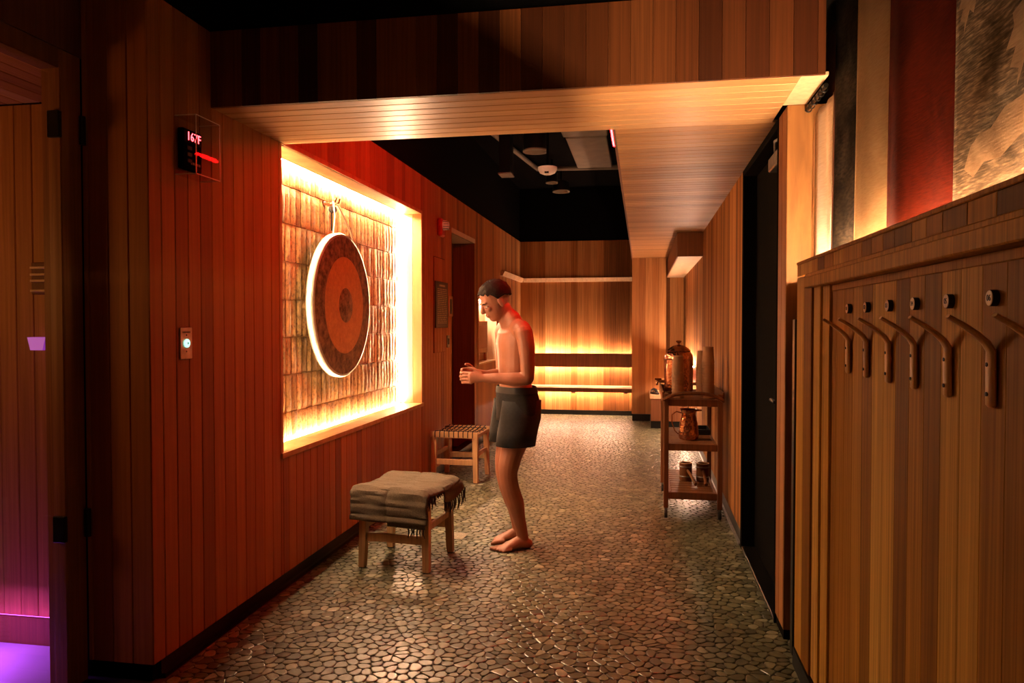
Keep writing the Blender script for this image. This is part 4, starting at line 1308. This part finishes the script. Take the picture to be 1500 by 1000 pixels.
# ------------------------------------------------------------------ the man
def build_person():
    P = thing('person', 'barefoot shirtless person in dark shorts standing with bowed head and joined hands', 'person', (-.79, 4.60, -.004))
    F = Vector((-.86, -.51, 0)).normalized()          # facing
    Lf = Vector((-F.y, F.x, 0)); Lf = Vector((F.y * -1, F.x, 0))
    # Lf: the figure's left (counter clockwise from F)
    U = Vector((0, 0, 1))

    def W(f, l, z):
        return F * f + Lf * l + U * z
    raw = MB()

    def limb(pts, n=16, sub=6):
        """pts: (f, l, z, r_side, r_front); swept ellipse along a smooth curve, rounded ends"""
        c = [W(*p[:3]) for p in pts]
        rs = [(p[3], p[4] if len(p) > 4 else p[3]) for p in pts]
        C, Rr = [], []
        m = len(c)
        for i in range(m - 1):
            p0, p1, p2, p3 = c[max(i - 1, 0)], c[i], c[i + 1], c[min(i + 2, m - 1)]
            for s in range(sub):
                t = s / sub
                C.append(.5 * ((2 * p1) + (p2 - p0) * t + (2 * p0 - 5 * p1 + 4 * p2 - p3) * t * t + (3 * p1 - p0 - 3 * p2 + p3) * t ** 3))
                e = t * t * (3 - 2 * t)
                Rr.append((rs[i][0] * (1 - e) + rs[i + 1][0] * e, rs[i][1] * (1 - e) + rs[i + 1][1] * e))
        C.append(c[-1]); Rr.append(rs[-1])
        k = len(C)
        d0 = (C[1] - C[0]).normalized(); d1 = (C[-1] - C[-2]).normalized()
        ends0 = [(C[0] - d0 * (Rr[0][0] * a), (Rr[0][0] * b, Rr[0][1] * b)) for a, b in ((.75, .55), (.45, .85))]
        ends1 = [(C[-1] + d1 * (Rr[-1][0] * a), (Rr[-1][0] * b, Rr[-1][1] * b)) for a, b in ((.45, .85), (.75, .55))]
        seq = ends0 + list(zip(C, Rr)) + ends1
        vs, fs = [], []
        for i, (p, r) in enumerate(seq):
            t = (seq[min(i + 1, len(seq) - 1)][0] - seq[max(i - 1, 0)][0]).normalized()
            side = Lf - t * Lf.dot(t)
            if side.length < .25:
                side = F - t * F.dot(t)
            side.normalize()
            fr = side.cross(t)
            for j in range(n):
                a = 2 * PI * j / n
                vs.append(p + side * (r[0] * math.cos(a)) + fr * (r[1] * math.sin(a)))
        q = len(seq)
        for i in range(q - 1):
            for j in range(n):
                fs.append((i * n + j, i * n + (j + 1) % n, (i + 1) * n + (j + 1) % n, (i + 1) * n + j))
        fs.append(tuple(reversed(range(n)))); fs.append(tuple((q - 1) * n + j for j in range(n)))
        raw.add(vs, fs)

    def ball(f, l, z, rf, rl, rz, tilt=0.0, mb=None):
        vs, fs = [], []
        n, k = 20, 14
        for i in range(k + 1):
            th = PI * i / k
            for j in range(n):
                a = 2 * PI * j / n
                ff, ll, zz = rf * math.sin(th) * math.cos(a), rl * math.sin(th) * math.sin(a), rz * math.cos(th)
                f2 = ff * math.cos(tilt) + zz * math.sin(tilt); z2 = -ff * math.sin(tilt) + zz * math.cos(tilt)
                vs.append(W(f + f2, l + ll, z + z2))
        for i in range(k):
            for j in range(n):
                fs.append((i * n + j, i * n + (j + 1) % n, (i + 1) * n + (j + 1) % n, (i + 1) * n + j))
        (mb or raw).add(vs, fs)
    # torso
    limb([(-.02, 0, .86, .155, .105), (-.015, 0, .96, .152, .10), (0, 0, 1.06, .135, .092), (.0, 0, 1.17, .148, .10), (.0, 0, 1.28, .165, .108), (.005, 0, 1.36, .165, .095), (.02, 0, 1.405, .115, .07)], 24)
    # shoulders and neck
    limb([(.01, -.155, 1.365, .06, .062), (.015, 0, 1.39, .05, .06), (.01, .155, 1.365, .06, .062)])
    limb([(.02, 0, 1.38, .062, .062), (.055, 0, 1.45, .055, .058), (.085, 0, 1.50, .055, .06)])
    # head, bowed: tilt forward
    T = .42
    hf, hz = .125, 1.545

    def H(a, l, b):               # head frame: a forward, b up
        return (hf + a * math.cos(T) + b * math.sin(T), l, hz - a * math.sin(T) + b * math.cos(T))
    ball(*H(-.008, 0, .035), .098, .077, .088, T)
    ball(*H(.018, 0, -.03), .075, .064, .088, T)
    ball(*H(.045, 0, -.085), .036, .038, .030, T)
    limb([(*H(.088, 0, .012), .010), (*H(.102, 0, -.018), .013), (*H(.105, 0, -.030), .0155)], 10)
    ball(*H(.082, 0, .020), .014, .05, .010, T)
    ball(*H(.083, 0, -.058), .014, .024, .007, T)
    ball(*H(.081, 0, -.069), .013, .021, .007, T)
    for s in (-1, 1):
        ball(*H(.070, s * .037, -.022), .018, .02, .016, T)
        ball(*H(-.006, s * .078, -.008), .020, .009, .033, T)
    # legs : left leg (toward the camera) set slightly forward
    for s, df in ((1, .03), (-1, -.01)):
        hl = s * .092
        limb([(-.02, hl, .88, .085, .095), (.0 + df * .6, hl * 1.02, .72, .078, .085), (.035 + df, hl * 1.0, .56, .062, .068), (.045 + df, hl * .98, .47, .053, .058), (.028 + df, hl * .97, .38, .052, .056), (.0 + df, hl * .97, .30, .050, .056), (-.03 + df, hl * .97, .18, .036, .040), (-.05 + df, hl * .97, .085, .032, .037), (-.055 + df, hl * .97, .05, .030, .036)])
        # foot
        fx = df - .055
        limb([(fx - .035, hl, .033, .029, .030), (fx + .03, hl, .045, .033, .038), (fx + .09, hl * 1.02, .034, .040, .028), (fx + .135, hl * 1.03, .022, .045, .0175)])
        for t in range(5):
            o = (t - 2) * .0205 * s
            ln = (.066, .062, .056, .050, .042)[t]
            r = (.0135, .0098, .0095, .0092, .0088)[t]
            limb([(fx + .12 - t * .006, hl - s * .0 + o, .018, r * 1.1), (fx + .148 - t * .007 + ln * .3, hl + o * 1.05, .016, r), (fx + .145 - t * .007 + ln * .8, hl + o * 1.08, .0125, r * .9)], 8, 3)
    # arms: upper arm down, forearm forward, hands meeting in front of the belly
    for s in (1, -1):
        sh = (.01, s * .185, 1.355)
        el = (.0, s * .225, 1.075)
        wr_ = (.225, s * .085, 1.075 + (.02 if s < 0 else .0))
        limb([(*sh, .052, .055), (.002, s * .208, 1.27, .048, .052), (.0, s * .22, 1.17, .042, .046), (*el, .037, .04)])
        limb([(*el, .038, .040), (.07, s * .19, 1.07, .039, .042), (.15, s * .135, 1.074, .032, .034), (*wr_, .024, .027)])
        # palm
        pz = wr_[2]
        limb([(wr_[0], wr_[1], pz, .024, .022), (wr_[0] + .045, wr_[1] - s * .022, pz + .004, .020, .034), (wr_[0] + .080, wr_[1] - s * .036, pz + .004, .017, .036)])
        for t in range(4):
            zz = pz + .030 - t * .020
            L = (.070, .078, .073, .058)[t]
            b0 = (wr_[0] + .075, wr_[1] - s * .034, zz)
            limb([(*b0, .0095), (b0[0] + L * .42, b0[1] - s * .022, zz + .001, .0092), (b0[0] + L * .66, b0[1] - s * .047, zz - .001, .0086), (b0[0] + L * .68, b0[1] - s * .064, zz - .003, .0074)], 8, 3)
        limb([(wr_[0] + .022, wr_[1] - s * .012, pz + .026, .0125), (wr_[0] + .055, wr_[1] - s * .03, pz + .052, .0110), (wr_[0] + .085, wr_[1] - s * .046, pz + .060, .0090)], 8, 3)
    me = raw.mesh('body')
    tmp = bpy.data.objects.new('tmp', me)
    COL.objects.link(tmp)
    md = tmp.modifiers.new('r', 'REMESH'); md.mode = 'VOXEL'; md.voxel_size = .0042; md.adaptivity = 0
    sm = tmp.modifiers.new('s', 'CORRECTIVE_SMOOTH' if False else 'SMOOTH'); sm.factor = .5; sm.iterations = 3
    dg = bpy.context.evaluated_depsgraph_get()
    out = bpy.data.meshes.new_from_object(tmp.evaluated_get(dg))
    bpy.data.objects.remove(tmp)
    out.materials.clear(); out.materials.append(M['skin'])
    out.polygons.foreach_set('use_smooth', [True] * len(out.polygons))
    body = link('body', out, P)
    # eyes, lids low because the head is bowed
    for s in (-1, 1):
        e = MB(); ball(*H(.077, s * .033, -.006), .0115, .014, .0075, T, e)
        e.build('eye', M['white_plastic'], P, True)
        e = MB(); ball(*H(.086, s * .033, -.008), .004, .005, .005, T, e)
        e.build('pupil', M['rubber'], P, True)
        e = MB(); ball(*H(.092, s * .034, .019), .005, .022, .004, T, e)
        e.build('eyebrow', M['hair'], P, True)
    # hair cap
    vs, fs = [], []
    n, k = 36, 16
    for i in range(k + 1):
        for j in range(n):
            a = 2 * PI * j / n
            lim = 1.12 + .85 * (0.5 - .5 * math.cos(a)) ** .9 + .28 * math.exp(-((abs(math.cos(a) - .12)) / .16) ** 2) + .16 * noise.noise(Vector((a * 5, 1, 2)))
            th = lim * i / k
            q = 1.0 + .075 * noise.noise(Vector((math.cos(a) * 4, math.sin(a) * 4, th * 5)))
            ff, ll, zz = .110 * math.sin(th) * math.cos(a) * q, .087 * math.sin(th) * math.sin(a) * q, .100 * math.cos(th) * q
            vs.append(W(*H(-.010 + ff, ll, .036 + zz)))
    for i in range(k):
        for j in range(n):
            fs.append((i * n + j, i * n + (j + 1) % n, (i + 1) * n + (j + 1) % n, (i + 1) * n + j))
    hr = MB().add(vs, fs).build('hair', M['hair'], P, True)
    md = hr.modifiers.new('t', 'SOLIDIFY'); md.thickness = .012; md.offset = -1
    # shorts
    raw2 = raw
    raw = MB()
    def tube_cloth(rings, n=40):
        vs, fs = [], []
        for (f, l, z, rl, rf) in rings:
            for j in range(n):
                a = 2 * PI * j / n
                q = 1 + .018 * math.sin(5 * a + z * 22) + .012 * noise.noise(Vector((math.cos(a) * 3, math.sin(a) * 3, z * 12)))
                vs.append(W(f + rf * math.cos(a) * q, l + rl * math.sin(a) * q, z))
        for i in range(len(rings) - 1):
            for j in range(n):
                fs.append((i * n + j, i * n + (j + 1) % n, (i + 1) * n + (j + 1) % n, (i + 1) * n + j))
        return vs, fs
    sh = MB()
    for s, df in ((1, .03), (-1, -.01)):
        v, f = tube_cloth([(-.02, s * .080, .93, .088, .122), (-.012 + df * .3, s * .093, .82, .104, .128), (.0 + df * .5, s * .099, .74, .108, .124), (.012 + df * .7, s * .105, .655, .112, .120)])
        sh.add(v, f)
    v, f = tube_cloth([(-.014, 0, 1.0, .166, .114), (-.016, 0, .97, .172, .120), (-.02, 0, .92, .184, .128), (-.02, 0, .86, .190, .128), (-.018, 0, .80, .186, .126)])
    sh.add(v, f)
    so_ = sh.build('shorts', M['shorts'], P, True)
    md = so_.modifiers.new('t', 'SOLIDIFY'); md.thickness = .006; md.offset = 0
    v, f = tube_cloth([(-.014, 0, 1.014, .166, .113), (-.014, 0, 1.014, .171, .118), (-.016, 0, .975, .178, .126), (-.016, 0, .975, .172, .119)])
    MB().add(v, f).build('waistband', M['rubber'], P, True)
    return P


build_person()
